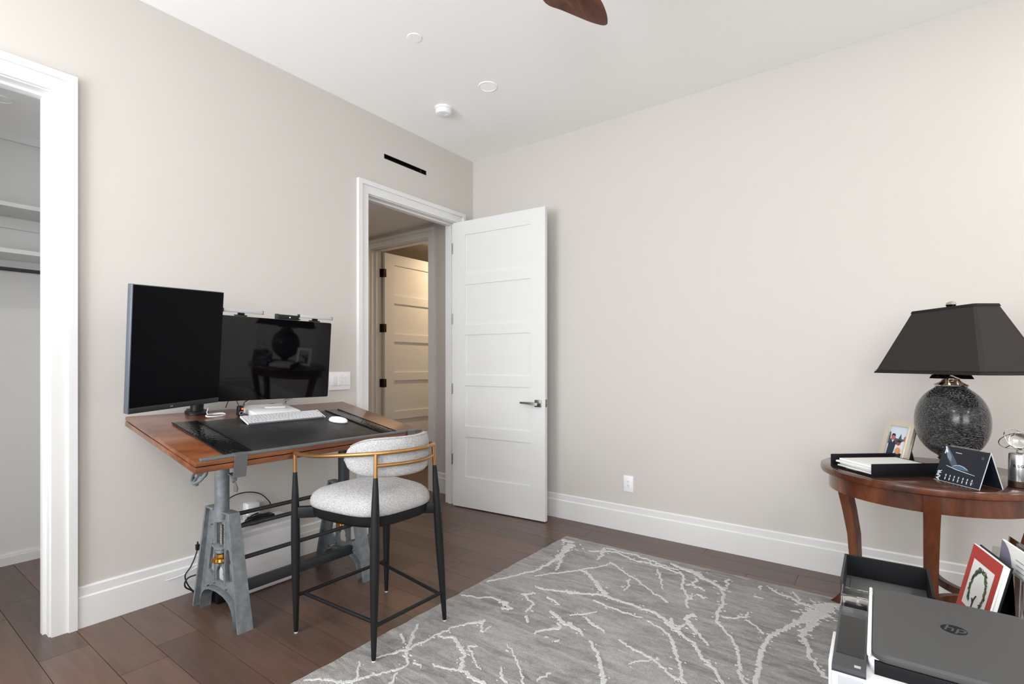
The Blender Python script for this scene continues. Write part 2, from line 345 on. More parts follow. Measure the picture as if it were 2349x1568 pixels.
# planks
me_u = MB().box(0, 1, 0, 1, 0, 1)
for f in me_u.bm.faces: pass
bmesh.ops.recalc_face_normals(me_u.bm, faces=me_u.bm.faces)
unit = bpy.data.meshes.new('plank'); me_u.bm.to_mesh(unit); me_u.bm.free(); unit.materials.append(M['plank_wood'].m)
PW = .167
FIX = {0: [2.064], 1: [1.28, 2.608], 2: [1.007], 3: [.727], 4: [.475], 15: [.47]}
rest = MB()
for k in range(-18, 33):
    y1 = -.137 - PW * (k - 1); y0 = y1 - PW
    cuts = list(FIX.get(k, [random.uniform(.2, 1.4)]))
    while cuts[0] > -3.0: cuts.insert(0, cuts[0] - random.uniform(.7, 1.5))
    while cuts[-1] < XE: cuts.append(cuts[-1] + random.uniform(.8, 1.5))
    for a, c in zip(cuts[:-1], cuts[1:]):
        a, c = max(a, -3.05), min(c, XE)
        if c - a < .02: continue
        if -3.4 < y0 < .12 and c > -1.6 and a < 3.6:
            o = bpy.data.objects.new('plank', unit); COL.objects.link(o); o.parent = fl
            o.location = (a + .0009, y0 + .0011, -.018); o.scale = (c - a - .0018, PW - .0022, .018)
        else: rest.box(a + .0006, c - .0006, y0 + .0007, y1 - .0007, -.018, 0)
tag(rest.build('plank_field', 'plank_wood', fl, smooth=0), kind='stuff')
fl['label'] = 'dark brown hardwood floor of long planks'

# casings, jambs, stops
def casing(n, fr, u0, u1, top, label, depth=.13, both=True):
    t = struct('trim_%d' % n, label=label); w, r = .09, .006
    for sgn, a in ((-1, u0 - r), (1, u1 + r)):
        o = a + sgn * w; tt = top + r
        MB(fr).prism([(a, .0), (a, tt), (o, tt + w), (o, 0)], 0, .015).build('side_casing', 'trim_paint', t, smooth=0)
        q = o - sgn * .032
        MB(fr).prism([(q, .0), (q, tt + w - .032), (o, tt + w), (o, 0)], .0152, .026).build('back_band', 'trim_paint', t, smooth=0)
        jx = u0 if sgn < 0 else u1
        MB(fr).box(min(jx, jx + sgn * .02), max(jx, jx + sgn * .02), 0, top + .02, -depth, .0).build('jamb', 'trim_paint', t, smooth=0)
        s0, s1 = (jx, jx - sgn * .012)
        MB(fr).box(min(s0, s1), max(s0, s1), 0, top, -.085, -.05).build('door_stop', 'trim_paint', t, smooth=0)
    a, c, tt = u0 - r, u1 + r, top + r
    MB(fr).prism([(a, tt), (c, tt), (c + w, tt + w), (a - w, tt + w)], 0, .015).build('head_casing', 'trim_paint', t, smooth=0)
    MB(fr).prism([(a - w + .032, tt + w - .032), (c + w - .032, tt + w - .032), (c + w, tt + w), (a - w, tt + w)], .0152, .026).build('back_band', 'trim_paint', t, smooth=0)
    MB(fr).box(u0, u1, top, top + .02, -depth, 0).build('head_jamb', 'trim_paint', t, smooth=0)
    MB(fr).box(u0 + .012, u1 - .012, top - .012, top, -.085, -.05).build('door_stop', 'trim_paint', t, smooth=0)
    return t
casing(1, LW, D0, D1, DT, 'white casing of the open doorway'); casing(2, LW, K0, K1, DT, 'white casing of the closet opening'); casing(3, RW, H0, H1, DT, 'white casing of the doorway across the hall')
PROF = [(0, 0), (.017, 0), (.017, .139), (.011, .146), (.011, .183), (.006, .190), (0, .190)]
def baseboard(name, fr, segs, label):
    t = struct(name, label=label)
    for a, c in segs:
        b = MB(fr); b.rings([[(u, z, o) for o, z in PROF] for u in (a, c)]); b.build('board', 'trim_paint', t, smooth=0)
baseboard('baseboard_left', LW, [(K1 + .097, D0 - .097), (D1 + .097, 0), (YS, K0 - .097)], 'tall white baseboard along the left wall')
baseboard('baseboard_right', RW, [(.017, XE)], 'tall white baseboard along the right wall')
baseboard('baseboard_hall', RW, [(H1 + .097, -.13), (-3, H0 - .097)], 'white baseboard in the hall')
baseboard('baseboard_rear', RE, [(-XE, 0)], 'white baseboard under the windows'); baseboard('baseboard_side', SE, [(0, -YS)], 'white baseboard of the side wall')
CB = Fr((-1.3, 0, 0), (0, 1, 0), (0, 0, 1), (1, 0, 0))
t = struct('baseboard_closet', label='white baseboard inside the closet')
MB(CB).box(-4.7, -2.3, 0, .05, 0, .02).build('board', 'trim_paint', t, smooth=0); MB(CB).box(-4.7, -2.3, .05, .062, 0, .012).build('cap', 'trim_paint', t, smooth=0)

# doors
PAN = [(2.32, 1.985), (1.895, 1.555), (1.47, 1.129), (1.04, .695), (.606, .266)]
def door(n, fr, w, recess, label):
    d = struct('door_%d' % n, fr.p(0, 0, 0), label=label)
    pf = Fr(); pf.m = fr.m @ Matrix(((1, 0, 0, 0), (0, 0, -1, 0), (0, 1, 0, 0), (0, 0, 0, 1)))   # x along, y up, z towards the viewer
    plate('stile_and_rail_frame', [(0, .008), (w, .008), (w, 2.438), (0, 2.438)], [[(.13, b), (w - .13, b), (w - .13, a), (.13, a)] for a, b in PAN], .035, pf, 'door_paint', d, -.0175)
    for a, b in PAN: MB(fr).box(.125, w - .125, recess, .035 - recess, b - .004, a + .004).build('panel', 'door_paint', d, smooth=0)
    return d
DF = yawfr((.004, -.268, 0), 4.43)
d1 = door(1, DF, .901, .008, 'white five panel door standing open against the right wall')
for z in (2.217, 1.61, 1.01, .405):
    h = MB(DF).cyl((-.004, -.004, z - .045), (-.004, -.004, z + .045), .005, seg=10).build('hinge', 'satin_nickel', d1)
hd = MB(DF).box(.812, .868, -.008, 0, .889, .945, .0015).build('door_handle', 'satin_nickel', d1); hd['label'] = 'satin nickel lever handle'
MB(DF).cyl((.845, -.008, .915), (.845, -.045, .915), .011, seg=14).build('spindle', 'satin_nickel', hd)
MB(DF).tube([(.856, -.043, .913), (.83, -.05, .917), (.77, -.05, .92), (.705, -.048, .921)], [1.15, 1.1, .9, .75], sq=(.008, .0095)).build('lever', 'satin_nickel', hd)
hb = MB(DF).box(.812, .868, .035, .043, .889, .945, .0015).build('door_handle', 'satin_nickel', d1)
MB(DF).tube([(.856, .078, .913), (.77, .083, .92), (.705, .081, .921)], [1.1, .9, .75], sq=(.008, .0095)).build('lever', 'satin_nickel', hb)
MB(DF).cyl((.845, .043, .915), (.845, .083, .915), .011, seg=14).build('spindle', 'satin_nickel', hb)
lp = MB(DF).box(.9005, .9025, .006, .029, .89, .95, .0005).build('latch_plate', 'satin_nickel', d1)
MB(DF).cyl((.9025, .0175, .92), (.910, .0175, .92), .006, seg=10).build('latch_bolt', 'chrome', lp)
F2 = Fr((-1.388, .142, 0), (0, 1, 0), (-1, 0, 0), (0, 0, 1))
d2 = door(2, F2, .87, .013, 'cream lit five panel door across the hall')
for z in (2.216, 1.615, 1.015, .41):
    h = MB().box(-1.434, -1.426, .108, .128, z - .045, z + .045, .001).build('hinge', 'bronze', d2)
    MB().box(-1.392, -1.3865, .140, .164, z - .045, z + .045, .001).build('hinge_leaf', 'bronze', h); MB().cyl((-1.41, .134, z - .047), (-1.41, .134, z + .047), .007, seg=10).build('hinge_pin', 'bronze', h)
    MB().box(-1.432, -1.388, .129, .134, z - .045, z + .045).build('hinge_web', 'bronze', h)

# fixtures on wall and ceiling
t = thing('slot_vent', (-.02, (VT[0] + VT[1]) / 2, 2.758), 'narrow black slot air vent above the doorway', 'vent')
MB(LW).box(VT[0], VT[1], VT[2], VT[3], -.06, -.05).build('duct', 'black_void', t, smooth=0)
b = MB(LW); b.grid([VT[0], VT[0] + .004, VT[1] - .004, VT[1]], [VT[2], VT[2] + .004, VT[3] - .004, VT[3]], [(VT[0] + .004, VT[1] - .004, VT[2] + .004, VT[3] - .004)], lambda u, v, q: (u, v, q), -.05, .001); b.build('rim', 'matte_black', t, smooth=0)
MB(LW).box(VT[0] + .004, VT[1] - .004, 2.774, 2.777, -.04, -.012).build('blade', 'matte_black', t, smooth=0)
MB(LW).box(-.634, -.628, VT[2] + .004, VT[3] - .004, -.03, -.006).build('damper', 'dark_grey', t, smooth=0)
def ceil_frame(x, y, z=ZC): return Fr((x, y, z), (1, 0, 0), (0, -1, 0), (0, 0, -1))
o = MB(ceil_frame(.893, -1.534)).lathe([(.0405, 0), (.0405, .0025), (.038, .004), (.0005, .004)], 36).build('ceiling_cover_plate', 'ceiling_paint', loc=(.893, -1.534, ZC)); tag(o, 'small flat blank white disc on the ceiling', 'ceiling cover')
def can_light(x, y, z, label, lens, r=.062, lamp=None):
    t = thing('recessed_light', (x, y, z), label, 'ceiling light'); f = ceil_frame(x, y, z)
    MB(f).lathe([(r, 0), (r, .003), (r * .97, .005), (r * .86, .004), (r * .84, 0)], 36).build('trim_ring', 'ceiling_paint', t)
    MB(f).lathe([(r * .83, .0), (r * .83, .0022), (.0005, .0028)], 32).build('lens', lens, t)
    return t
can_light(.906, -.901, ZC, 'round recessed white light in the ceiling, nearest the corner', 'can_lens')
can_light(-.76, -2.94, 2.63, 'round recessed light in the closet ceiling', 'ceiling_paint', .05)
can_light(-.9, 1.2, 2.62, 'warm recessed light in the room across the hall', 'warm_lens')
def spot(loc, power, col, size):
    l = bpy.data.lights.new('can_lamp', 'AREA'); l.shape = 'DISK'; l.size = size; l.energy = power; l.color = col
    o = bpy.data.objects.new('can_lamp', l); COL.objects.link(o); o.location = loc
spot((-.9, 1.2, 2.6), 23, (1, .74, .46), .12); 
for cx_, cy_, pw_ in ((4.5, -.901, 20), (.906, -4.5, 24), (4.5, -4.5, 24)):  # unseen lamps added as fill for the floor and lower walls
    if pw_ > 5: can_light(cx_, cy_, ZC, {(4.5, -.901): 'added recessed fill light at the far right of the ceiling', (.906, -4.5): 'added recessed fill light near the rear window', (4.5, -4.5): 'added recessed fill light in the rear right of the ceiling'}[(cx_, cy_)], 'can_lens')
    spot((cx_, cy_, ZC - .012), pw_, (1, .95, .9), .1)
can_light(-1.9, -.9, 2.58, 'added recessed fill light in the hall ceiling', 'can_lens'); spot((-1.9, -.9, 2.566), 9, (1, .88, .72), .1)  # unseen hall lamp, added to brighten the hall ceiling
t = thing('smoke_detector', (.47, -.867, ZC), 'white round smoke detector near the ceiling corner', 'smoke detector'); f = ceil_frame(.47, -.867)
MB(f).lathe([(.062, 0), (.062, .012), (.056, .016), (.0005, .016)], 36).build('base', 'white_plastic', t)
dt = MB(f).lathe([(.052, .016), (.058, .018), (.057, .034), (.05, .046), (.03, .05), (.0005, .05)], 36).build('body', 'white_plastic', t)
MB(f).box(.006, .036, -.03, -.006, .0495, .0515, .001).build('test_button', 'white_plastic', dt)
MB(f).cyl((.014, .022, .0497), (.014, .022, .0515), .003, seg=8).build('indicator', 'grey_plastic', dt)
# switch plate, outlets
t = thing('switch_plate', (0, -1.39, 1.045), 'white three gang light switch plate beside the door casing', 'light switch')
MB(LW).box(-1.48, -1.313, 1.047, 1.170, 0, .007, .002).build('plate', 'white_plastic', t)
for y in (-1.448, -1.404):
    MB(LW).box(y - .014, y + .014, 1.078, 1.142, .0072, .0135, .002).build('rocker', 'white_plastic', t)
for i in range(6): MB(LW).box(-1.372, -1.344, 1.079 + i * .0108, 1.087 + i * .0108, .0072, .011, .001).build('button', 'white_plastic', t)
def outlet(fr, u0, z0, label):
    p = fr.p(u0 + .037, z0, 0); t = thing('wall_outlet', p, label, 'outlet')
    MB(fr).box(u0, u0 + .075, z0, z0 + .118, 0, .006, .002).build('plate', 'white_plastic', t)
    i = MB(fr).box(u0 + .021, u0 + .054, z0 + .025, z0 + .093, .0062, .008, .001).build('insert', 'white_plastic', t)
    for dz in (.038, .07):
        for dx in (-.006, .006): MB(fr).box(u0 + .0375 + dx - .001, u0 + .0375 + dx + .001, z0 + dz + .004, z0 + dz + .011, .0081, .0085).build('slot', 'dark_grey', i, smooth=0)
        MB(fr).cyl((u0 + .0375, z0 + dz - .003, .0081), (u0 + .0375, z0 + dz - .003, .0085), .0022, seg=8).build('ground_hole', 'dark_grey', i)
    return t
outlet(RW, 1.462, .290, 'white wall outlet low on the right wall'); outlet(LW, -2.045, .295, 'white wall outlet behind the desk rails')
# closet shelves and rod
for z, lab in ((2.135, 'upper white shelf inside the closet'), (1.873, 'lower white closet shelf above the hanging rod')):
    t = thing('closet_shelf', (-1.15, -3.5, z - .02), lab, 'shelf')
    MB().box(-1.3, -.98, -4.7, -2.3, z - .018, z, .001).build('board', 'trim_paint', t); MB().box(-1.3, -1.28, -4.7, -2.3, z - .085, z - .0182).build('cleat', 'trim_paint', t, smooth=0)
    MB().box(-.98, -.97, -4.7, -2.3, z - .02, z + .004).build('front_edge', 'trim_paint', t, smooth=0)
t = thing('closet_rod', (-1.02, -3.5, 1.75), 'slim dark metal hanging rod in the closet', 'rod')
MB().cyl((-1.02, -4.69, 1.766), (-1.02, -2.31, 1.766), .011, seg=12).build('rod', 'dark_steel', t)
for y in (-4.7, -2.31): MB().box(-1.045, -.995, y, y + .01, 1.74, 1.79, .002).build('bracket', 'dark_steel', t)

# ================================================================== rug
RX0, RX1, RY0, RY1, RT = 1.2, 3.64, -3.44, -.385, .011
rug = thing('area_rug', (2.42, -1.91, 0), 'large grey rug with raised white marble veins', 'rug')
b = MB(); nx, ny = 60, 76
top = [[b.bm.verts.new((RX0 + (RX1 - RX0) * i / nx + (random.uniform(-.004, .004) if i in (0, nx) else 0), RY0 + (RY1 - RY0) * j / ny + (random.uniform(-.004, .004) if j in (0, ny) else 0), RT + random.uniform(-.0008, .0008))) for j in range(ny + 1)] for i in range(nx + 1)]
for i in range(nx):
    for j in range(ny): b.bm.faces.new((top[i][j], top[i + 1][j], top[i + 1][j + 1], top[i][j + 1]))
rim = [top[i][0] for i in range(nx)] + [top[nx][j] for j in range(ny)] + [top[i][ny] for i in range(nx, 0, -1)] + [top[0][j] for j in range(ny, 0, -1)]
low = [b.bm.verts.new((v.co.x, v.co.y, 0.001)) for v in rim]
for k in range(len(rim)): b.bm.faces.new((rim[k], rim[(k + 1) % len(rim)], low[(k + 1) % len(rim)], low[k]))
b.bm.faces.new(low)
b.build('pile', 'rug_pile', rug)
VEINS = [
 [(1.656,-1.162,0.0047),(1.779,-1.088,0.0055),(1.827,-1.061,0.0117),(1.891,-1.081,0.0084),(1.996,-1.084,0.0075),(2.084,-1.088,0.0073),(2.177,-1.135,0.0084),(2.255,-1.197,0.0081),(2.344,-1.265,0.0064),(2.442,-1.368,0.006),(2.527,-1.473,0.0056)],
 [(1.564,-0.852,0.0044),(1.632,-0.876,0.0086),(1.697,-0.929,0.01),(1.767,-1.009,0.012),(1.827,-1.061,0.0133)],
 [(1.519,-0.928,0.003),(1.54,-0.88,0.0031),(1.564,-0.852,0.0035),(1.656,-0.696,0.0027),(1.659,-0.636,0.0036)],
 [(1.659,-0.636,0.0045),(1.78,-0.715,0.003),(1.902,-0.797,0.0033),(2.038,-0.906,0.0031),(2.129,-0.947,0.0045)],
 [(1.459,-0.55,0.0048),(1.538,-0.505,0.0106),(1.621,-0.469,0.0057),(1.759,-0.528,0.0064),(1.878,-0.521,0.0072),(2.015,-0.541,0.0061),(2.06,-0.55,0.0069)],
 [(1.533,-0.442,0.0044),(1.724,-0.444,0.0057),(1.857,-0.467,0.0055),(1.966,-0.501,0.004),(2.035,-0.516,0.0039)],
 [(1.516,-0.442,0.0098),(1.566,-0.561,0.0085),(1.585,-0.656,0.0046)],
 [(1.958,-0.439,0.0054),(2.029,-0.477,0.0132),(2.124,-0.493,0.0241),(2.182,-0.532,0.0169),(2.281,-0.593,0.0106),(2.322,-0.635,0.0079)],
 [(2.051,-0.525,0.0069),(2.1,-0.612,0.0059),(2.117,-0.696,0.0057),(2.162,-0.788,0.0047),(2.197,-0.88,0.0061),(2.224,-0.947,0.0037)],
 [(2.13,-0.686,0.0057),(2.169,-0.666,0.0073),(2.159,-0.568,0.0059)],
 [(2.171,-0.674,0.0065),(2.24,-0.696,0.0048)],
 [(2.217,-0.765,0.0078),(2.263,-0.799,0.0046)],
 [(2.197,-0.88,0.003),(2.211,-0.837,0.0031),(2.201,-0.794,0.0031)],
 [(2.298,-0.635,0.0056),(2.352,-0.782,0.006),(2.364,-0.94,0.0072),(2.375,-1.003,0.0049),(2.456,-1.099,0.0046),(2.515,-1.208,0.0044),(2.539,-1.296,0.0054),(2.585,-1.431,0.0096)],
 [(2.786,-0.54,0.0442),(2.744,-0.631,0.047),(2.705,-0.732,0.0198),(2.647,-0.856,0.011),(2.599,-0.981,0.0087),(2.598,-1.136,0.0082),(2.597,-1.253,0.0084),(2.617,-1.407,0.0084)],
 [(2.75,-0.641,0.0288),(2.726,-0.785,0.0152),(2.726,-0.913,0.0119),(2.752,-0.988,0.0083),(2.757,-1.073,0.0068),(2.788,-1.123,0.0048),(2.839,-1.201,0.0074)],
 [(2.764,-0.572,0.044),(2.807,-0.479,0.0262),(2.852,-0.477,0.0222)],
 [(2.503,-0.448,0.004),(2.557,-0.497,0.0047),(2.628,-0.529,0.0077),(2.729,-0.582,0.0184)],
 [(2.381,-0.942,0.0028),(2.431,-0.927,0.0035),(2.473,-0.875,0.005),(2.471,-0.817,0.0051)],
 [(2.478,-0.899,0.0035),(2.532,-0.941,0.0034),(2.573,-1.0,0.0027)],
 [(2.069,-1.427,0.0033),(2.198,-1.463,0.004),(2.286,-1.493,0.0048),(2.338,-1.533,0.0041),(2.404,-1.549,0.0074)],
 [(1.971,-1.506,0.0046),(2.034,-1.562,0.0063),(2.093,-1.635,0.0072),(2.165,-1.74,0.0096)],
 [(2.109,-1.185,0.0021),(2.194,-1.229,0.0034),(2.26,-1.292,0.0046),(2.292,-1.372,0.0081),(2.345,-1.439,0.0048),(2.411,-1.559,0.0051)],
 [(2.273,-0.993,0.0144),(2.269,-1.053,0.0106),(2.29,-1.106,0.0117),(2.352,-1.188,0.0049),(2.405,-1.232,0.0029)],
 [(2.188,-1.099,0.0071),(2.242,-1.207,0.0121),(2.265,-1.111,0.0035)],
 [(1.813,-1.431,0.0077),(1.875,-1.451,0.0082),(1.935,-1.483,0.0027)],
 [(1.853,-1.331,0.0043),(1.908,-1.374,0.0083),(1.99,-1.393,0.0034)],
 [(1.782,-1.355,0.0025),(1.835,-1.309,0.0032),(1.88,-1.246,0.0018)],
 [(1.851,-0.795,0.005),(1.872,-0.876,0.0041),(1.887,-0.956,0.0024)],
 [(1.927,-0.574,0.0053),(2.019,-0.749,0.0033),(2.054,-0.815,0.0016)],
 [(2.181,-1.57,0.003),(2.206,-1.521,0.0021),(2.274,-1.461,0.0018)],
 [(1.805,-1.153,0.0038),(1.923,-1.177,0.0029),(2.011,-1.179,0.0043),(2.083,-1.176,0.0014)],
 [(2.469,-0.454,0.0073),(2.476,-0.522,0.0024)],
 [(2.3,-0.465,0.0067),(2.321,-0.582,0.0032)],
 [(2.616,-0.436,0.004),(2.662,-0.538,0.0053)],
 [(2.458,-0.613,0.0035),(2.496,-0.602,0.0035)],
 [(1.319,-0.504,0.033),(1.339,-0.677,0.021),(1.363,-0.831,0.0091),(1.361,-1.012,0.0061),(1.316,-1.129,0.0043),(1.259,-1.222,0.0038),(1.219,-1.301,0.0033)],
 [(1.36,-0.712,0.0094),(1.418,-0.837,0.0072),(1.457,-0.942,0.0044)],
 [(1.214,-0.467,0.0154),(1.308,-0.484,0.0201)],
 [(1.402,-1.086,0.0021),(1.479,-0.978,0.003),(1.568,-0.86,0.0026)],
 [(1.472,-1.19,0.0041),(1.571,-1.189,0.0064),(1.712,-1.12,0.0055)],
 [(1.525,-1.258,0.0031),(1.472,-1.314,0.0047),(1.577,-1.369,0.0053),(1.603,-1.458,0.0044)],
 [(1.22,-1.509,0.0023),(1.289,-1.484,0.0027),(1.373,-1.43,0.0046),(1.468,-1.434,0.0113),(1.492,-1.495,0.0206),(1.53,-1.467,0.0037)],
 [(1.495,-1.638,0.0105),(1.444,-1.716,0.0031),(1.409,-1.782,0.0031),(1.407,-1.873,0.0046),(1.389,-1.964,0.0039),(1.386,-2.029,0.0063),(1.34,-2.117,0.0028),(1.326,-2.149,0.0018)],
 [(1.257,-1.854,0.0048),(1.354,-1.972,0.0071),(1.389,-2.038,0.0081),(1.432,-2.071,0.0055),(1.464,-2.099,0.0036)],
 [(1.407,-1.873,0.0033),(1.473,-1.836,0.0073),(1.552,-1.884,0.0089),(1.606,-1.921,0.0068),(1.659,-1.995,0.01),(1.715,-2.002,0.0075),(1.799,-2.01,0.0062)],
 [(1.541,-2.042,0.003),(1.599,-2.034,0.0033),(1.667,-2.003,0.0041)],
 [(1.573,-1.869,0.0025),(1.649,-1.911,0.0028),(1.721,-1.959,0.0015)],
 [(1.571,-1.859,0.0032),(1.608,-1.832,0.0025)],
 [(1.69,-1.379,0.0073),(1.79,-1.434,0.0112),(1.899,-1.46,0.0088)],
 [(1.741,-1.601,0.004),(1.763,-1.547,0.0047),(1.805,-1.49,0.0068),(1.778,-1.457,0.0035)],
 [(1.224,-2.41,0.0028),(1.296,-2.366,0.0034),(1.381,-2.294,0.0062),(1.438,-2.187,0.0029),(1.464,-2.099,0.003)],
 [(1.289,-2.197,0.0024),(1.378,-2.287,0.0034)],
 [(1.476,-2.159,0.0029),(1.502,-2.229,0.0051)],
 [(1.695,-1.744,0.0013),(1.808,-1.814,0.0024),(1.912,-1.927,0.0028)],
 [(1.96,-1.802,0.0029),(1.948,-1.885,0.0025)],
 [(1.779,-1.887,0.0024),(1.821,-1.942,0.0046),(1.862,-1.958,0.0034)],
 [(1.627,-1.484,0.0064),(1.67,-1.536,0.0042)],
 [(1.482,-1.675,0.0049),(1.547,-1.719,0.0047),(1.552,-1.664,0.0021)],
 [(1.272,-1.947,0.0047),(1.323,-2.006,0.0032)],
 [(1.471,-2.073,0.003),(1.528,-2.082,0.0024)],
 [(1.593,-1.259,0.0054),(1.695,-1.298,0.0034)],
 [(1.845,-1.598,0.0059),(1.864,-1.578,0.0046)],
 [(1.796,-1.598,0.0053),(1.81,-1.585,0.004)]]

def stray(x, y, a, n, w):
    out = []
    for k in range(n):
        out.append((x, y, w * random.uniform(.5, 1.3))); a += random.uniform(-.55, .55); x += .12 * math.cos(a); y += .12 * math.sin(a)
    return out
rv = random.Random(11); random.seed(11)
for _ in range(26): VEINS.append(stray(random.uniform(1.35, 3.5), random.uniform(-3.35, -2.55), random.uniform(-2.4, -.6), random.randint(4, 9), random.uniform(.004, .016)))
for _ in range(16): VEINS.append(stray(random.uniform(2.9, 3.5), random.uniform(-2.5, -.5), random.uniform(-2.2, -.8), random.randint(4, 8), random.uniform(.004, .016)))
def inside(p): return RX0 + .004 < p[0] < RX1 - .004 and RY0 + .004 < p[1] < RY1 - .004
def clampr(p): return (min(max(p[0], RX0 + .003), RX1 - .003), min(max(p[1], RY0 + .003), RY1 - .003), p[2])
b = MB()
def ribbon(path):
    pts = []
    for (x0, y0, w0), (x1, y1, w1) in zip(path[:-1], path[1:]):
        L = math.hypot(x1 - x0, y1 - y0); n = max(int(L / .007), 1)
        for k in range(n):
            t = k / n; pts.append((x0 + (x1 - x0) * t, y0 + (y1 - y0) * t, w0 + (w1 - w0) * t))
    pts.append(path[-1])
    if len(pts) < 3: return
    dr = 0; rr = []
    for i, (x, y, w) in enumerate(pts):
        a, c = pts[max(i - 1, 0)], pts[min(i + 1, len(pts) - 1)]
        tx, ty = c[0] - a[0], c[1] - a[1]; L = math.hypot(tx, ty) or 1; px, py = -ty / L, tx / L
        dr = dr * .8 + random.gauss(0, .0032); e = .25 if i in (0, len(pts) - 1) else 1
        wl, wr = e * (w * random.uniform(.45, 1.5) + .0018), e * (w * random.uniform(.45, 1.5) + .0018)
        h = RT + random.uniform(.0022, .0042)
        rr.append([clampr(q) for q in ((x + px * (dr + wl), y + py * (dr + wl), RT - .002), (x + px * (dr + wl * .75), y + py * (dr + wl * .75), h), (x + px * (dr - wr * .75), y + py * (dr - wr * .75), h), (x + px * (dr - wr), y + py * (dr - wr), RT - .002))])
    b.rings(rr)
    for i in range(0, len(pts)):
        if random.random() < .10 + min(pts[i][2] * 9, .5):
            x, y, w = pts[i]; d = w * random.uniform(1.1, 2.6) + random.uniform(.004, .018); a = random.uniform(0, 6.28); q = (x + d * math.cos(a), y + d * math.sin(a)); r = random.uniform(.0012, .0036) + w * .08
            if inside((q[0] - .01, q[1] - .01)) and inside((q[0] + .01, q[1] + .01)):
                n = 6; st = random.uniform(1, 3.0); ph = random.uniform(0, 6.28)
                ring = [(q[0] + r * st * random.uniform(.4, 1.3) * math.cos(ph + 6.283 * k / n), q[1] + r * random.uniform(.6, 1.2) * math.sin(ph + 6.283 * k / n)) for k in range(n)]
                b.rings([[(u, v, RT - .002) for u, v in ring], [(q[0] + (u - q[0]) * .8, q[1] + (v - q[1]) * .8, RT + .003) for u, v in ring]])
for v in VEINS: ribbon(v)
tag(b.build('vein_pile', 'rug_vein', rug), 'raised white vein pattern', kind='stuff')

# ================================================================== drafting desk
TH = R(9.88); CT, ST = math.cos(TH), math.sin(TH)
DK = Fr((.06, 0, .970), (CT, 0, -ST), (0, 1, 0), (ST, 0, CT))       # x: back -> front, y: along the wall, z: off the top
desk = thing('drafting_desk', (.43, -2.01, 0), 'wooden drafting desk with tilted top on grey cast iron trestles', 'desk')
U1, V0, V1 = .789, -2.632, -1.414
tb = MB(DK).box(0, U1, V0, V1, -.017, 0, .0015).build('tabletop', 'desk_wood', desk)
MB(DK).box(.006, U1 - .006, V0 + .006, V1 - .006, -.0212, -.0172).build('groove_core', 'black_void', tb, smooth=0)
MB(DK).box(0, U1, V0, V1, -.045, -.0215, .0015).build('lower_board', 'desk_wood', desk)
bar = MB(DK).box(.766, .786, -2.612, -1.424, .0005, .012, .0015).build('ledge_bar', 'steel_bar', desk); bar['label'] = 'grey steel paper ledge along the front edge'
for v in (-2.46, -1.51):
    c = MB(DK).prism([(.764, .0125), (.798, .0125), (.798, -.086), (.745, -.086), (.745, -.080), (.7915, -.080), (.7915, .0065), (.764, .0065)], v - .026, v + .026, 'xz')
    c = c.build('clamp', 'steel_bar', desk)
    MB(DK).cyl((.760, v - .005, -.120), (.760, v - .005, -.0455), .006, seg=10).build('clamp_screw', 'screw_steel', c)
    MB(DK).box(.750, .770, v - .015, v + .005, -.112, -.098, .003).build('clamp_nut', 'cast_iron', c)
    MB(DK).tube([(.762, v - .004, -.112), (.768, v - .002, -.125), (.772, v, -.142), (.774, v, -.158)], [.5, .8, 1.3, .9], sq=(.003, .008)).build('clamp_lever', 'steel_bar', c)
OUT = [(.186, 0), (.232, 0), (.238, .05), (.256, .092), (.290, .122), (.34, .138), (.425, .144), (.51, .138), (.56, .122), (.594, .092), (.612, .05), (.618, 0), (.662, 0), (.552, .522), (.478, .522), (.478, .480), (.382, .480), (.382, .522), (.306, .522)]
def mir(p): return [(.85 - a + 0, c) for a, c in reversed(p)]
HL = [(.302, .205), (.352, .182), (.368, .188), (.368, .30), (.360, .335), (.345, .345), (.334, .335)]
HOLES = [HL, mir(HL), [(.380, .268), (.470, .268), (.470, .330), (.462, .345), (.462, .455), (.388, .455), (.388, .345), (.380, .330)], [(.388, .172), (.460, .172), (.460, .205), (.452, .214), (.456, .228), (.448, .242), (.430, .246), (.410, .246), (.400, .240), (.396, .226), (.388, .216)]]
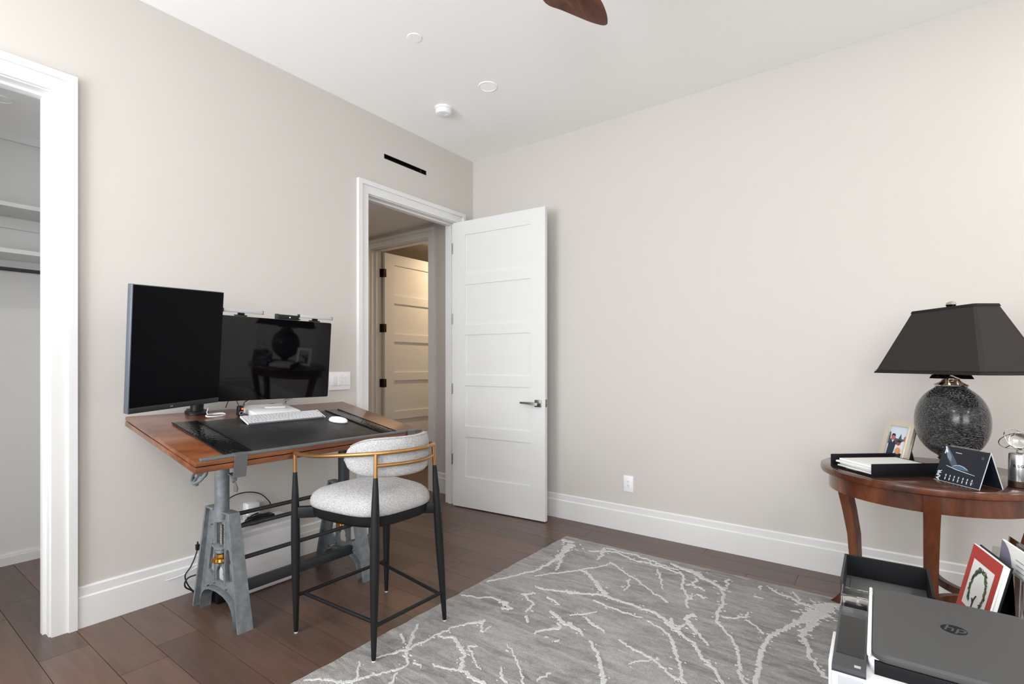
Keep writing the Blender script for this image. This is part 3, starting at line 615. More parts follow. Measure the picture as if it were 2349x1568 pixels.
for yc in (-2.353, -1.667):
    tf = Fr((0, yc, 0), (1, 0, 0), (0, 0, 1), (0, -1, 0))
    tr = plate('trestle_web', OUT, HOLES, .014, tf, 'cast_iron', desk)
    def sec(x0, x1, hw, z): return [(x0, yc - hw, z), (x1, yc - hw, z), (x1, yc + hw, z), (x0, yc + hw, z)]
    MB().rings([sec(.650, .664, .034, 0), sec(.649, .662, .034, .01), sec(.539, .553, .025, .522)]).build('flange', 'cast_iron', tr, smooth=0)
    MB().rings([sec(.184, .198, .034, 0), sec(.186, .199, .034, .01), sec(.305, .319, .025, .522)]).build('flange', 'cast_iron', tr, smooth=0)
    for x0, x1 in ((.306, .385), (.475, .552)): MB().box(x0, x1, yc - .025, yc + .025, .515, .524, .002).build('top_cap', 'cast_iron', tr)
    ar = [(.600, .0), (.594, .05), (.577, .083), (.548, .108), (.50, .124), (.425, .130), (.35, .124), (.302, .108), (.273, .083), (.256, .05), (.250, 0)]
    ar = [(a, c) for a, c in ar]
    MB().rings([[(a, yc - .027, c), (a, yc + .027, c), (a, yc + .027, c + .012), (a, yc - .027, c + .012)] for a, c in ar]).build('arch_rib', 'cast_iron', tr)
    for q in (.370, .480):
        MB().box(q - .005, q + .005, yc - .011, yc + .011, .165, .47, .002).build('post_rib', 'cast_iron', tr)
    for px_, pz in ((.34, .44), (.425, .258), (.365, .158), (.49, .158)):
        for sg in (-1, 1): MB().cyl((px_, yc + sg * .007, pz), (px_, yc + sg * .017, pz), .011, .009, seg=6).build('bolt', 'cast_iron', tr, smooth=0)
    co = MB().cyl((.43, yc, .468), (.43, yc, .858), .032, seg=28).build('column', 'dark_steel' if yc > -2 else 'cast_iron', desk)
    zz = [.33 + .0035 * k for k in range(40)]
    MB().lathe([(.013 if k % 2 else .011, z) for k, z in enumerate(zz)], 16, (.43, yc)).build('lifting_screw', 'screw_steel', desk)
    MB().lathe([(.020, .3125), (.026, .316), (.026, .330), (.034, .336), (.034, .350), (.016, .356)], 20, (.43, yc)).build('screw_collar', 'cast_iron', desk)
    MB().box(.376, .476, yc - .026, yc + .026, .336, .350, .004).build('collar_bracket', 'cast_iron', desk)
    ge = MB().lathe([(.013, .270), (.037, .272), (.041, .278), (.037, .290), (.026, .296), (.024, .310), (.012, .312)], 24, (.43, yc)).build('bevel_gear', 'brass', desk)
    for k in range(14):
        a = 2 * math.pi * k / 14; f = Fr((.43 + .036 * math.cos(a), yc + .037 * math.sin(a), .281), (math.cos(a), math.sin(a), 0), (-math.sin(a), math.cos(a), 0))
        MB(f).box(-.006, .007, -.004, .004, -.008, .009, .0015, 1).build('gear_tooth', 'brass', ge, smooth=0)
    MB(DK).box(.26, .49, yc - .04, yc + .04, -.058, -.0452, .003).build('mount_plate', 'dark_steel', desk)
    MB(DK).box(.33, .43, yc - .045, yc + .045, -.10, -.058, .01).build('tilt_bracket', 'dark_steel', desk)
for xx, zz, rr in ((.40, .473, .0105), (.475, .432, .0105), (.52, .290, .0105)):
    MB().cyl((xx, -2.36, zz), (xx, -1.66, zz), rr, seg=14).build('cross_rail', 'dark_steel', desk)
bm_ = MB().box(.492, .528, -2.346, -1.674, .124, .172, .003).build('cross_beam', 'dark_steel', desk)
for yy in (-2.335, -1.685):
    for xx in (.478, .542): MB().cyl((xx, yy, .15), (xx, yy + (.012 if yy > -2 else -.012), .15), .007, seg=6).build('bolt', 'cast_iron', desk, smooth=0)
# tilting handwheel under the left end
hw = Fr((.575, -2.505, .752), (.8, .45, .2), (-.1, .5, -.8), (.4, -.6, -.3))
hw = Fr((.565, -2.505, .742), (1, 0, 0), (0, .55, .83), (0, -.83, .55))
w_ = MB(hw).torus((0, 0, 0), .052, .0075, 28, 8).build('handwheel', 'cast_iron', desk)
for k in range(3):
    a = 2 * math.pi * k / 3 + .5; MB(hw).tube([(.008 * math.cos(a), .008 * math.sin(a), 0), (.052 * math.cos(a), .052 * math.sin(a), 0)], [1, .8], sq=(.006, .005)).build('spoke', 'cast_iron', w_)
MB(hw).lathe([(.004, -.03), (.014, -.028), (.014, .012), (.010, .016), (.0005, .016)], 16).build('hub', 'cast_iron', w_)
MB(hw).cyl((-.044, -.028, -.006), (-.058, -.05, -.045), .006, .008, seg=10).build('crank_handle', 'cast_iron', w_)
MB().cyl((.565, -2.50, .744), (.565, -2.37, .80), .009, seg=10).build('tilt_shaft', 'cast_iron', desk)
MB(DK).box(.47, .55, -2.47, -2.41, -.105, -.0452, .006).build('gear_housing', 'cast_iron', desk)

# ---------- things on the desk
pad = thing('desk_pad', DK.p(.46, -2.05, 0), 'black leather desk pad with crocodile side strips', 'desk pad')
MB(DK).box(.205, .755, -2.505, -1.588, .0006, .0036, .001).build('pad', 'leather', pad)
for a, c in ((-2.508, -2.392), (-1.682, -1.586)):
    st_ = MB(DK).box(.200, .752, a, c, .0037, .0075, .0015).build('side_strip', 'croc_leather', pad)
    MB(DK).box(.200, .752, a, a + .006, .0076, .0088, .0005).build('strip_edge', 'matte_black', st_)
    MB(DK).box(.200, .752, c - .006, c, .0076, .0088, .0005).build('strip_edge', 'matte_black', st_)
PH = .0038
kb = thing('keyboard', DK.p(.305, -2.0, PH), 'slim silver keyboard on the leather pad', 'keyboard')
KF = DK.sub((.262, -1.995, PH), 0, R(13))
MB(DK).prism([(.262, PH + .017), (.348, PH + .0006), (.3495, PH + .007), (.262, PH + .026)], -2.215, -1.775, 'xz').build('case', 'key_bed', kb, smooth=0)
for v_ in (-2.19, -1.80): MB(DK).box(.268, .280, v_ - .015, v_ + .015, PH + .0002, PH + .0145, .001).build('foot', 'black_plastic', kb)
for q0, q1 in ((-2.2165, -2.2125), (-1.7775, -1.7735)): MB(DK).prism([(.2615, PH + .0165), (.3485, PH + .0004), (.3500, PH + .0076), (.2615, PH + .0268)], q0, q1, 'xz').build('edge_rim', 'white_plastic', kb, smooth=0)
b = MB(); rows = 6
for r in range(rows):
    y = -2.209
    while y < -1.786:
        w = .0155 if random.random() < .86 else .026
        if r == 5 and -2.12 < y < -2.02: w = .095
        w = min(w, -1.781 - y)
        if w > .006:
            fu0, fu1 = .2645 + r * .0139, .2645 + r * .0139 + .0118
            def kz(u): return PH + .026 - (u - .262) * .019 / .087
            b.bm.faces.ensure_lookup_table()
            vs = [b.bm.verts.new(p) for p in ((fu0, y, kz(fu0)), (fu1, y, kz(fu1)), (fu1, y + w, kz(fu1)), (fu0, y + w, kz(fu0)), (fu0 + .0008, y + .0008, kz(fu0) + .0016), (fu1 - .0008, y + .0008, kz(fu1) + .0016), (fu1 - .0008, y + w - .0008, kz(fu1) + .0016), (fu0 + .0008, y + w - .0008, kz(fu0) + .0016))]
            for f in ((0, 1, 5, 4), (1, 2, 6, 5), (2, 3, 7, 6), (3, 0, 4, 7), (4, 5, 6, 7), (3, 2, 1, 0)): b.bm.faces.new([vs[i] for i in f])
        y += w + .0028
b.fr = DK; tag(b.build('keys', 'key_grey', kb, smooth=0), 'small grey keys', kind='stuff')
ms = thing('mouse', DK.p(.462, -1.765, PH), 'white wireless mouse on the leather pad', 'mouse')
MF = DK.sub((.462, -1.765, PH), math.atan2(.59, .81))
prof = [(.86, .0005), (.97, .004), (1.0, .010), (.93, .019), (.75, .026), (.45, .0295), (.02, .0305)]
MB(MF).rings([[(.054 * q * math.cos(a) * (1), .030 * q * math.sin(a) * (1 - .12 * math.cos(a)), z) for a in [2 * math.pi * k / 28 for k in range(28)]] for q, z in prof]).build('shell', 'white_plastic', ms, smooth=60)
MB(MF).cyl((.03, -.003, .0245), (.03, .003, .0245), .006, seg=12).build('wheel', 'grey_plastic', ms)

def scr(u, v, n, yaw, tilt):
    ax = Vector((math.sin(yaw), math.cos(yaw), 0)); nr = Vector((math.cos(yaw), -math.sin(yaw), 0)); up = Vector((0, 0, 1)) * math.cos(tilt) + nr * math.sin(tilt)
    m3 = DK.m.to_3x3(); return Fr(DK.p(u, v, n), m3 @ ax, m3 @ up, m3 @ ax.cross(up))
# tall matte monitor on a clamped stand
S1 = scr(.328, -2.536, .111, R(-17.1), R(-2.1)); w, h = .433, .545
mo = thing('tall_monitor', DK.p(.03, -2.33, 0), 'tall matte black monitor on a clamped stand, at the left end of the desk', 'monitor')
ho = MB(S1).box(-w / 2, w / 2, 0, h, -.030, -.002, .003).build('housing', 'monitor_grey', mo)
MB(S1).box(-w / 2 + .004, w / 2 - .003, .026, h - .003, -.0019, .0004).build('screen', 'screen_matte', mo, smooth=0)
ch = MB(S1).box(-w / 2 + .002, w / 2 - .002, .001, .0255, -.0019, .0012, .0005).build('chin', 'dark_grey', mo)
text('brand_mark', 'LG', .0105, S1.sub((-.028, .0125, .0016)), 'grey_plastic', ch)
MB(S1).box(-.09, .09, .17, .38, -.052, -.0305, .008).build('rear_bulge', 'monitor_grey', mo)
dc = MB(DK).lathe([(.054, .0006), (.054, .010), (.047, .016), (.033, .018), (.0005, .018)], 32, (.03, -2.33)).build('clamp_base', 'black_plastic', mo)
MB(DK).lathe([(.031, .0182), (.031, .27), (.027, .278), (.0005, .278)], 24, (.03, -2.33)).build('stand_column', 'black_plastic', mo)
pa = DK.p(.03, -2.33, .26); pb = S1.p(0, .275, -.05)
MB().tube([pa, pb], [.022, .022], 14).build('stand_arm', 'black_plastic', mo)
MB(DK).box(-.035, .06, -2.355, -2.305, -.09, -.0455, .004).build('edge_clamp', 'black_plastic', mo); MB(DK).box(-.035, -.008, -2.355, -2.305, -.0452, .012, .002).build('clamp_jaw', 'black_plastic', mo)
# wide glossy monitor
S2 = scr(.235, -2.02, .103, .0375, -.089); w, h = .637, .439
mo2 = thing('glossy_monitor', DK.p(.16, -2.0, 0), 'wide glossy black monitor on a white base, beside the tall one', 'monitor')
def rslab(fr, x0, x1, y0, y1, z0, z1, r): return MB(fr).prism(rrect(x0, x1, y0, y1, r), z0, z1)
rslab(S2, -w / 2, w / 2, 0, h, -.0125, -.0012, .009).build('housing', 'black_plastic', mo2)
gl = rslab(S2, -w / 2 + .001, w / 2 - .001, .001, h - .001, -.0011, .0004, .009).build('glass', 'screen_gloss', mo2)
bs = MB(DK).box(.06, .252, -2.125, -1.872, .0042, .033, .004).build('base', 'white_plastic', mo2)
for x_ in (-.1, .17):
    a = S2.p(x_, .05, -.0126); vv = -2.115 if x_ < 0 else -1.882
    MB().tube([DK.p(.085, vv, .024), DK.p(.10, vv + (.0), .06), S2.p(x_ * 1.02, .03, -.02), S2.p(x_, .12, -.02)], [.0085, .0085, .0085, .0085], 10).build('support_arm', 'chrome', mo2)
def light_bar(x0, x1, xc, label):
    t = thing('monitor_light_bar', S2.p(xc, h, 0), label, 'light bar', 'light bars on the glossy monitor')
    MB(S2).box(x0, x1, .457, .474, -.012, .012, .003).build('tube', 'light_bar', t)
    MB(S2).box(x1 - .003, x1 + .0005, .456, .475, -.0125, .0125, .001).build('end_cap', 'dark_grey', t); MB(S2).box(x0 - .0005, x0 + .003, .456, .475, -.0125, .0125, .001).build('end_cap', 'dark_grey', t)
    c = MB(S2).box(xc - .028, xc + .028, .4395, .4465, -.022, .005, .0015).build('clip', 'black_plastic', t)
    MB(S2).cyl((xc - .016, .4515, -.004), (xc + .016, .4515, -.004), .0052, seg=12).build('clip_hinge', 'black_plastic', c)
    MB(S2).box(xc - .024, xc + .024, .40, .439, -.022, -.014, .001).build('clip_foot', 'black_plastic', c)
light_bar(-.292, -.092, -.199, 'slim grey light bar on the glossy monitor, half hidden by the tall one')
light_bar(.110, .316, .212, 'slim grey light bar at the right end of the glossy monitor')
wc = thing('webcam', S2.p(.055, h, 0), 'small black webcam bar on top of the glossy monitor', 'webcam')
MB(S2).box(-.012, .108, .4395, .466, -.02, .012, .003).build('body', 'black_plastic', wc)
MB(S2).box(-.016, -.006, .4393, .468, -.021, .013, .002).build('end_cap', 'dark_grey', wc); MB(S2).box(.1085, .122, .443, .449, -.01, .002, .001).build('side_knob', 'black_plastic', wc)
MB(S2).box(.0505, .0575, .4495, .4565, .0121, .0128).build('emblem', 'print_white', wc, smooth=0)
# pen, hub, cables
pn = thing('stylus', DK.p(.165, -1.99, .033), 'white stylus lying on the monitor base', 'stylus')
MB(DK).cyl((.158, -2.035, .0385), (.176, -1.925, .0385), .0045, seg=12).build('barrel', 'white_plastic', pn); MB(DK).cyl((.1575, -2.036, .0385), (.1535, -2.062, .0385), .0042, .001, seg=12).build('tip', 'grey_plastic', pn); MB(DK).cyl((.1762, -1.924, .0385), (.1775, -1.916, .0385), .0044, seg=12).build('cap', 'grey_plastic', pn)
hu = thing('usb_hub', DK.p(.155, -2.165, 0), 'small upright black hub with a red light beside the white base', 'usb hub')
MB(DK).box(.14, .172, -2.182, -2.152, .0008, .058, .009, 3).build('body', 'black_plastic', hu); MB(DK).cyl((.1722, -2.163, .044), (.1732, -2.163, .044), .0055, seg=12).build('red_light', 'led_red', hu)
MB(DK).torus((.1724, -2.167, .02), .009, .0015, 16, 6, (0, 1, 0), (0, 0, 1)).build('dial_ring', 'grey_plastic', hu)
def cable(name, pts, r, mat, label, cat='cable', n=8, group=None, fr=None):
    p = spline(pts, n)
    if fr: p = [fr.p(*q) for q in p]
    return tag(MB().tube(p, r, 8).build(name, mat, loc=p[0], smooth=60), label, cat, group)
ec = [(.03, -2.275, .028), (.055, -2.285, .026), (.08, -2.30, .012), (.10, -2.295, .006)]
cp = ec + [(.125 + .034 * math.sin(a) * .8, -2.275 + .052 * math.cos(a + .4), .006 + .0025 * k / 14) for k, a in enumerate([-.9 + .55 * q for q in range(24)])]
cable('white_cable', cp, .0026, 'white_plastic', 'white cable coiled on the desk below the tall monitor', n=4, fr=DK)
cable('black_cable', [(.02, -2.06, .004), (.045, -2.02, .004), (.03, -1.97, .016), (.05, -1.93, .030), (.035, -1.90, .018), (.02, -1.87, .004)], .003, 'black_plastic', 'short black cable behind the white monitor base', fr=DK)
cable('hub_cable', [(.139, -2.160, .03), (.10, -2.152, .05), (.06, -2.160, .09), (.02, -2.165, .06), (.0, -2.17, .012)], .0022, 'black_plastic', 'thin black cable rising behind the upright hub', fr=DK)

# ---------- under the desk
wb = thing('white_storage_box', (.18, -2.07, 0), 'white box with a rounded front edge on the floor under the desk', 'storage box')
MB().box(.07, .300, -2.235, -1.862, .0, .342, .016, 4).build('body', 'white_plastic', wb)
MB().box(.3005, .3045, -2.228, -1.870, .012, .310, .0015).build('front_panel', 'white_plastic', wb)
ad = thing('power_adapter', (.18, -2.03, .342), 'black power adapter brick on top of the white box', 'power adapter')
MB().box(.15, .215, -2.10, -1.97, .3425, .374, .006).build('body', 'black_plastic', ad); MB().box(.1505, .157, -2.05, -2.02, .3742, .3752).build('label_plate', 'dark_grey', ad, smooth=0)
pl = thing('charger_plug', (.02, -2.005, .36), 'white charger block plugged into the outlet behind the desk', 'charger')
MB().box(.009, .05, -2.04, -1.972, .345, .413, .005).build('body', 'white_plastic', pl)
for dz in (0, .012): MB().box(.0083, .0089, -2.012, -2.006, .37 + dz, .376 + dz).build('prong', 'chrome', pl, smooth=0)
cable('black_cable_coil', [(.22 + .03 * math.sin(a) + .004 * q, -2.12 + .06 * math.cos(a) + .002 * q, .348 + .0035 * q) for q, a in enumerate([.9 * k for k in range(20)])], .0035, 'black_plastic', 'black cable coil lying on the white box', n=4)
cable('looped_black_cable', [(.05, -2.20, .36), (.03, -2.19, .42), (.02, -2.12, .468), (.02, -2.04, .478), (.02, -1.96, .455), (.025, -1.905, .40), (.03, -1.89, .355)], .003, 'black_plastic', 'thin black cable looping up the wall above the white box')
ps = thing('power_strip', (.2, -2.29, 0), 'black power block on the floor behind the left trestle', 'power strip')
MB().box(.205, .285, -2.312, -2.245, .001, .085, .006).build('body', 'black_plastic', ps)
for k in range(2): MB().box(.22, .27, -2.306 + .034 * k, -2.284 + .034 * k, .0852, .0865, .0005).build('socket', 'dark_grey', ps)
cable('hanging_black_cable', [(.040, -2.307, .223), (.040, -2.318, .189), (.040, -2.339, .145), (.040, -2.364, .111), (.040, -2.358, .07), (.045, -2.333, .022), (.08, -2.31, .006), (.2, -2.29, .012)], .0034, 'black_plastic', 'black cable hanging behind the left trestle to the floor')
cable('looped_floor_cable', [(.2, -2.28, .06), (.13, -2.315, .115), (.10, -2.36, .117), (.10, -2.387, .10), (.10, -2.386, .07), (.10, -2.356, .042), (.105, -2.335, .016), (.14, -2.325, .006)], .0038, 'black_plastic', 'thick black cable looped on the floor by the left trestle')
cable('loose_white_cable', [(.05, -2.28, .155), (.04, -2.307, .136), (.036, -2.38, .114), (.030, -2.452, .108)], .0026, 'white_plastic', 'loose white cable end pointing left against the baseboard')
dv = thing('cable_connector', (.042, -2.305, .225), 'small black inline connector on the hanging cable', 'connector')
MB().box(.032, .052, -2.314, -2.296, .2255, .257, .003).build('body', 'black_plastic', dv); MB().cyl((.042, -2.305, .2575), (.042, -2.305, .271), .0045, .0035, seg=10).build('strain_relief', 'black_plastic', dv)

# ================================================================== counter stool
st = thing('counter_stool', (1.09, -1.96, 0), 'counter stool with tweed seat, black spindle legs and gold rails', 'stool')
BL, BR, FL, FRR = [((1.336, -2.167, RT), (1.300, -2.127, .849)), ((1.337, -1.754, RT), (1.300, -1.794, .849)), ((.852, -2.219, 0), (.851, -2.224, .818)), ((.853, -1.700, 0), (.851, -1.697, .818))]
def lerp(a, c, t): return tuple(p + (q - p) * t for p, q in zip(a, c))
for a, c in (BL, BR, FL, FRR):
    tb_ = .88 if a[0] > 1.2 else .895
    prof = [(0.006, .0085), (.02, .0100), (.12, .0128), (.25, .0160), (.38, .0186), (.52, .0196), (.64, .0186), (.75, .0158), (.83, .0122), (tb_, .0094)]
    lg = MB().tube([lerp(a, c, t) for t, _ in prof], [r for _, r in prof], 20).build('leg', 'stool_black', st, smooth=60)
    MB().tube([lerp(a, c, 0), lerp(a, c, .0058)], [.0078, .0082], 14).build('foot_glide', 'white_plastic', lg)
    e = 1.0
    tp = MB().tube([lerp(a, c, tb_ + .0004), lerp(a, c, e)], [.0085, .0085], 16).build('leg_tip', 'gold', st, smooth=60)
rail = spline([(.851, -2.224, .818), (1.0, -2.236, .823), (1.15, -2.205, .836), (1.300, -2.127, .849), (1.362, -2.03, .854), (1.376, -1.9605, .8555), (1.362, -1.891, .854), (1.300, -1.794, .849), (1.15, -1.716, .836), (1.0, -1.685, .823), (.851, -1.697, .818)], 8)
MB().tube(rail, .0088, 14).build('arm_rail', 'gold', st, smooth=60)
MB().tube(spline([(1.3025, -2.128, .797), (1.352, -2.03, .799), (1.366, -1.9605, .800), (1.352, -1.891, .799), (1.3025, -1.793, .797)], 8), .0078, 14).build('lower_back_rail', 'gold', st, smooth=60)
# backrest pad, bowed round the sitter
def bow(q):   # q in -1..1 along the pad
    y = -1.9605 + .212 * math.sin(q * 1.12) / math.sin(1.12); x = 1.328 - .215 * (1 - math.cos(q * 1.12)) / (1 - math.cos(1.12)) * .82
    return Vector((x, y, 0))
rr = []; N = 40
for i in range(N + 1):
    q = -1 + 2 * i / N; p = bow(q); tn = bow(min(q + .01, 1.01)) - bow(max(q - .01, -1.01)); tn.normalize(); nrm = Vector((tn.y, -tn.x, 0))
    e = (1 - abs(q) ** 5) ** .5 if abs(q) < 1 else .02; e = max(e, .03)
    hz = .086 * e; th = .025 * max(e, .2) ** .6
    zc_ = .815 + .010 * e
    rr.append([p + nrm * th * math.copysign(abs(math.cos(a)) ** .8, math.cos(a)) + Vector((0, 0, zc_ + hz * math.copysign(abs(math.sin(a)) ** .75, math.sin(a)))) for a in [2 * math.pi * k / 24 for k in range(24)]])
bk = MB().rings(rr).build('backrest', 'tweed', st, smooth=80)
seam = []
for i in range(2, N - 1):
    q = -1 + 2 * i / N; p = bow(q); tn = bow(min(q + .01, 1)) - bow(max(q - .01, -1)); tn.normalize(); nrm = Vector((tn.y, -tn.x, 0)); e = (1 - abs(q) ** 5) ** .5
    seam.append(p + nrm * .016 * max(e, .2) ** .6 + Vector((0, 0, .818 + .010 * e + .0795 * e)))
MB().tube(seam, .0016, 6).build('piping', 'tweed', bk)
for q in (-.32, .36):
    p = bow(q); MB().cyl((p.x + .022, p.y, .85), (p.x + .045, p.y, .852), .006, seg=10).build('pad_bracket', 'stool_black', bk)
# seat
def seat_out(sc, z, n=44):
    out = []
    for k in range(n):
        a = 2 * math.pi * k / n; ca, sa = math.cos(a), math.sin(a); ex = 2 / 3.6
        X = .240 * math.copysign(abs(ca) ** ex, ca); Y = (.252 - .10 * (X + .240) ) * math.copysign(abs(sa) ** ex, sa)
        out.append((1.076 + X * sc, -1.96 + Y * sc, z))
    return out
MB().rings([seat_out(q, z) for q, z in [(.95, .5745), (.985, .580), (1.0, .594), (.99, .612), (.955, .630), (.88, .645), (.74, .656), (.5, .664), (.25, .667), (.02, .668)]]).build('seat', 'tweed', st, smooth=80)
MB().rings([seat_out(q, z) for q, z in [(.84, .527), (.91, .529), (.95, .545), (.965, .574)]]).build('seat_frame', 'stool_black', st, smooth=60)
for (a, c), sx, sy in ((BL, -1, 1), (BR, -1, -1), (FL, 1, 1), (FRR, 1, -1)):
    p = Vector(lerp(a, c, .66 if a[0] > 1.2 else .67)); q = Vector((1.09, -1.96, p.z)); dr = (q - p); dr.normalize(); sd = Vector((-dr.y, dr.x, 0))
    f = Fr((p.x, p.y, .549), dr, sd, (0, 0, 1)); MB(f).box(.012, .095, -.014, .014, -.025, .025, .003).build('frame_block', 'stool_black', st)
AS = [((.852, -2.2205, .168), (.852, -1.6995, .168)), ((1.3305, -2.1605, .148), (1.3305, -1.7605, .148)), ((.852, -2.182, .168), (1.3305, -2.136, .148)), ((.852, -1.738, .168), (1.3305, -1.785, .148))]
for a, c in AS: MB().cyl(a, c, .0082, seg=14).build('stretcher', 'stool_black', st, smooth=60)

# ================================================================== round table and what stands on it
TC, TZ, TR = (3.162, -.582), .75, .40
tt = thing('round_side_table', (TC[0], TC[1], 0), 'round dark cherry side table with sabre legs by the right wall', 'table')
tp_ = MB().lathe([(.0005, TZ - .034), (TR - .012, TZ - .034), (TR - .003, TZ - .030), (TR, TZ - .017), (TR - .003, TZ - .004), (TR - .010, TZ), (.0005, TZ)], 72, TC).build('tabletop', 'tabletop_wood', tt, smooth=50)
MB().lathe([(TR - .008, TZ - .0305), (TR + .0015, TZ - .0285), (TR + .003, TZ - .017), (TR + .0015, TZ - .0045), (TR - .008, TZ - .0025)], 72, TC).build('edge_band', 'table_wood', tp_, smooth=50)
b = MB(); r0, r1, n = .345, .368, 72
b.rings([[(TC[0] + r * math.cos(2 * math.pi * k / n), TC[1] + r * math.sin(2 * math.pi * k / n), z) for r, z in ((r0, .645), (r1, .645), (r1, .7155), (r0, .7155))] for k in range(n)], closed=True)
b.build('apron', 'table_wood', tt, smooth=50)
LEGS = {155: 0.0, 270: RT, 345: RT, 82: 0.0}
for an, z0 in LEGS.items():
    d = Vector((math.cos(R(an)), math.sin(R(an)), 0)); sd = Vector((-d.y, d.x, 0))
    pr = [(.356, .7158, 1.0), (.356, .64, 1.0), (.345, .60, .96), (.322, .50, .92), (.300, .38, .86), (.294, .27, .80), (.302, .17, .74), (.330, .08, .68), (.372, .025, .62), (.405, .0, .55)]
    rs = []
    for i, (r, z, k) in enumerate(pr):
        z = max(z, 0) * (1 - z0 / .7158) + z0
        a, c = pr[max(i - 1, 0)], pr[min(i + 1, len(pr) - 1)]; tx = Vector((c[0] - a[0], c[1] - a[1])); tx.normalize(); nm = (-tx.y, tx.x)
        p = Vector((TC[0], TC[1], 0)) + d * r + Vector((0, 0, z)); hw_, ht = .027 * k, .024 * k
        if i == len(pr) - 1: off = [(ht, 0), (-ht * 1.6, 0)]
        elif i < 2: off = [(ht, 0), (-ht, 0)]
        else: off = [(nm[0] * ht, nm[1] * ht), (-nm[0] * ht, -nm[1] * ht)]
        if i >= 2 and off[0][0] < off[1][0]: off = [off[1], off[0]]
        zz = [max(p.z + o[1], z0) for o in off]
        rs.append([(p.x + d.x * off[0][0] + sd.x * s_ * hw_, p.y + d.y * off[0][0] + sd.y * s_ * hw_, zz[0]) for s_ in (1, -1)] + [(p.x + d.x * off[1][0] + sd.x * s_ * hw_, p.y + d.y * off[1][0] + sd.y * s_ * hw_, zz[1]) for s_ in (-1, 1)])
    MB().rings(rs).build('leg', 'table_wood', tt, smooth=35)
ks = list(LEGS)
def on(an, r, z): return Vector((TC[0] + r * math.cos(R(an)), TC[1] + r * math.sin(R(an)), z))
for i in range(4):
    a, c = ks[i], ks[(i + 1) % 4]; P0, P2, P1 = on(a, .295, .235), on(c, .295, .235), on(0, 0.0, .235)
    pts = [P0 * (1 - t) ** 2 + P1 * 2 * t * (1 - t) + P2 * t * t for t in [k / 16 for k in range(17)]]
    MB().tube(pts, [1] * 17, sq=(.012, .016)).build('stretcher', 'table_wood', tt, smooth=40)
# table lamp
AL, BLm = Vector((.593, -.805, 0)), Vector((.805, .593, 0)); LP = Vector((3.246, -.585, TZ))
LF = Fr(LP, AL, BLm, (0, 0, 1))
lamp = thing('table_lamp', LP, 'table lamp with crackled black glass body and dark oblong shade', 'lamp')
MB(LF).rings([[(a * k, c * k, z) for a, c in rrect(-.066, .066, -.055, .055, .02)] for k, z in ((1, .0006), (1, .014), (.9, .02), (.55, .03), (.5, .05), (.62, .066))]).build('foot', 'nickel', lamp, smooth=40)
zc2, sz = .224, .160
rows_ = [-1 + 2 * k / 30 for k in range(31)]
pf_ = []
for q in rows_:
    e = (1 - abs(q) ** 2.15) ** .5 if abs(q) < 1 else 0
    pf_.append((max(e, .30 if q < 0 else .42), zc2 + sz * q))
MB(LF).rings([[(.151 * e * math.cos(2 * math.pi * k / 56), .111 * e * math.sin(2 * math.pi * k / 56), z) for k in range(56)] for e, z in pf_]).build('body', 'mosaic', lamp, smooth=80)
cap_ = [(.072, .050, .379), (.074, .052, .384), (.048, .036, .395), (.036, .030, .404), (.034, .028, .414), (.052, .040, .424), (.082, .058, .421), (.092, .066, .411), (.05, .038, .424), (.012, .012, .432)]
MB(LF).rings([[(a * math.cos(2 * math.pi * k / 40) * (1 + .10 * math.cos(4 * math.pi * k / 20)), c * math.sin(2 * math.pi * k / 40), z + (.006 * math.sin(6 * math.pi * k / 20) if .42 < z < .43 else 0)) for k in range(40)] for a, c, z in cap_]).build('neck', 'nickel', lamp, smooth=60)
MB(LF).cyl((0, 0, .432), (0, 0, .721), .006, seg=12).build('stem', 'nickel', lamp)
def shade_ring(la, lb, ch, z): return [(a + .008, c, z) for a, c in ((la, -lb + ch), (la, lb - ch), (la - ch, lb), (-la + ch, lb), (-la, lb - ch), (-la, -lb + ch), (-la + ch, -lb), (la - ch, -lb))]
SB, STT = (.294, .138, .014, .431), (.161, .051, .008, .718)
b = MB(LF); outer = [shade_ring(*SB), shade_ring(*STT)]; inner = [shade_ring(STT[0] - .003, STT[1] - .003, STT[2], STT[3]), shade_ring(SB[0] - .003, SB[1] - .003, SB[2], SB[3])]
b.rings(outer + inner, closed=True, cap=False); sh = b.build('shade', 'shade_fabric', lamp, smooth=0)
def band(z0, z1, k0, k1):
    def at(z, d):
        t = (z - SB[3]) / (STT[3] - SB[3]); return shade_ring(SB[0] + (STT[0] - SB[0]) * t + d, SB[1] + (STT[1] - SB[1]) * t + d, SB[2] + (STT[2] - SB[2]) * t, z)
    MB(LF).rings([at(z0, .0008), at(z0, .0030), at(z1, .0030), at(z1, .0008)], closed=True, cap=False).build('shade_trim', 'shade_trim', sh, smooth=0)
band(.431, .441, 0, 0); band(.708, .718, 0, 0); band(.444, .4465, 0, 0)
for sg in (-1, 1): MB(LF).cyl((0, 0, .708), (sg * .157, 0, .708), .002, seg=8).build('shade_spider', 'nickel', lamp); MB(LF).cyl((0, 0, .7075), (0, sg * .053, .7075), .002, seg=8).build('shade_spider', 'nickel', lamp)
MB(LF).lathe([(.006, .7215), (.016, .724), (.019, .732), (.016, .742), (.006, .747), (.0005, .748)], 20).build('finial', 'nickel', lamp)
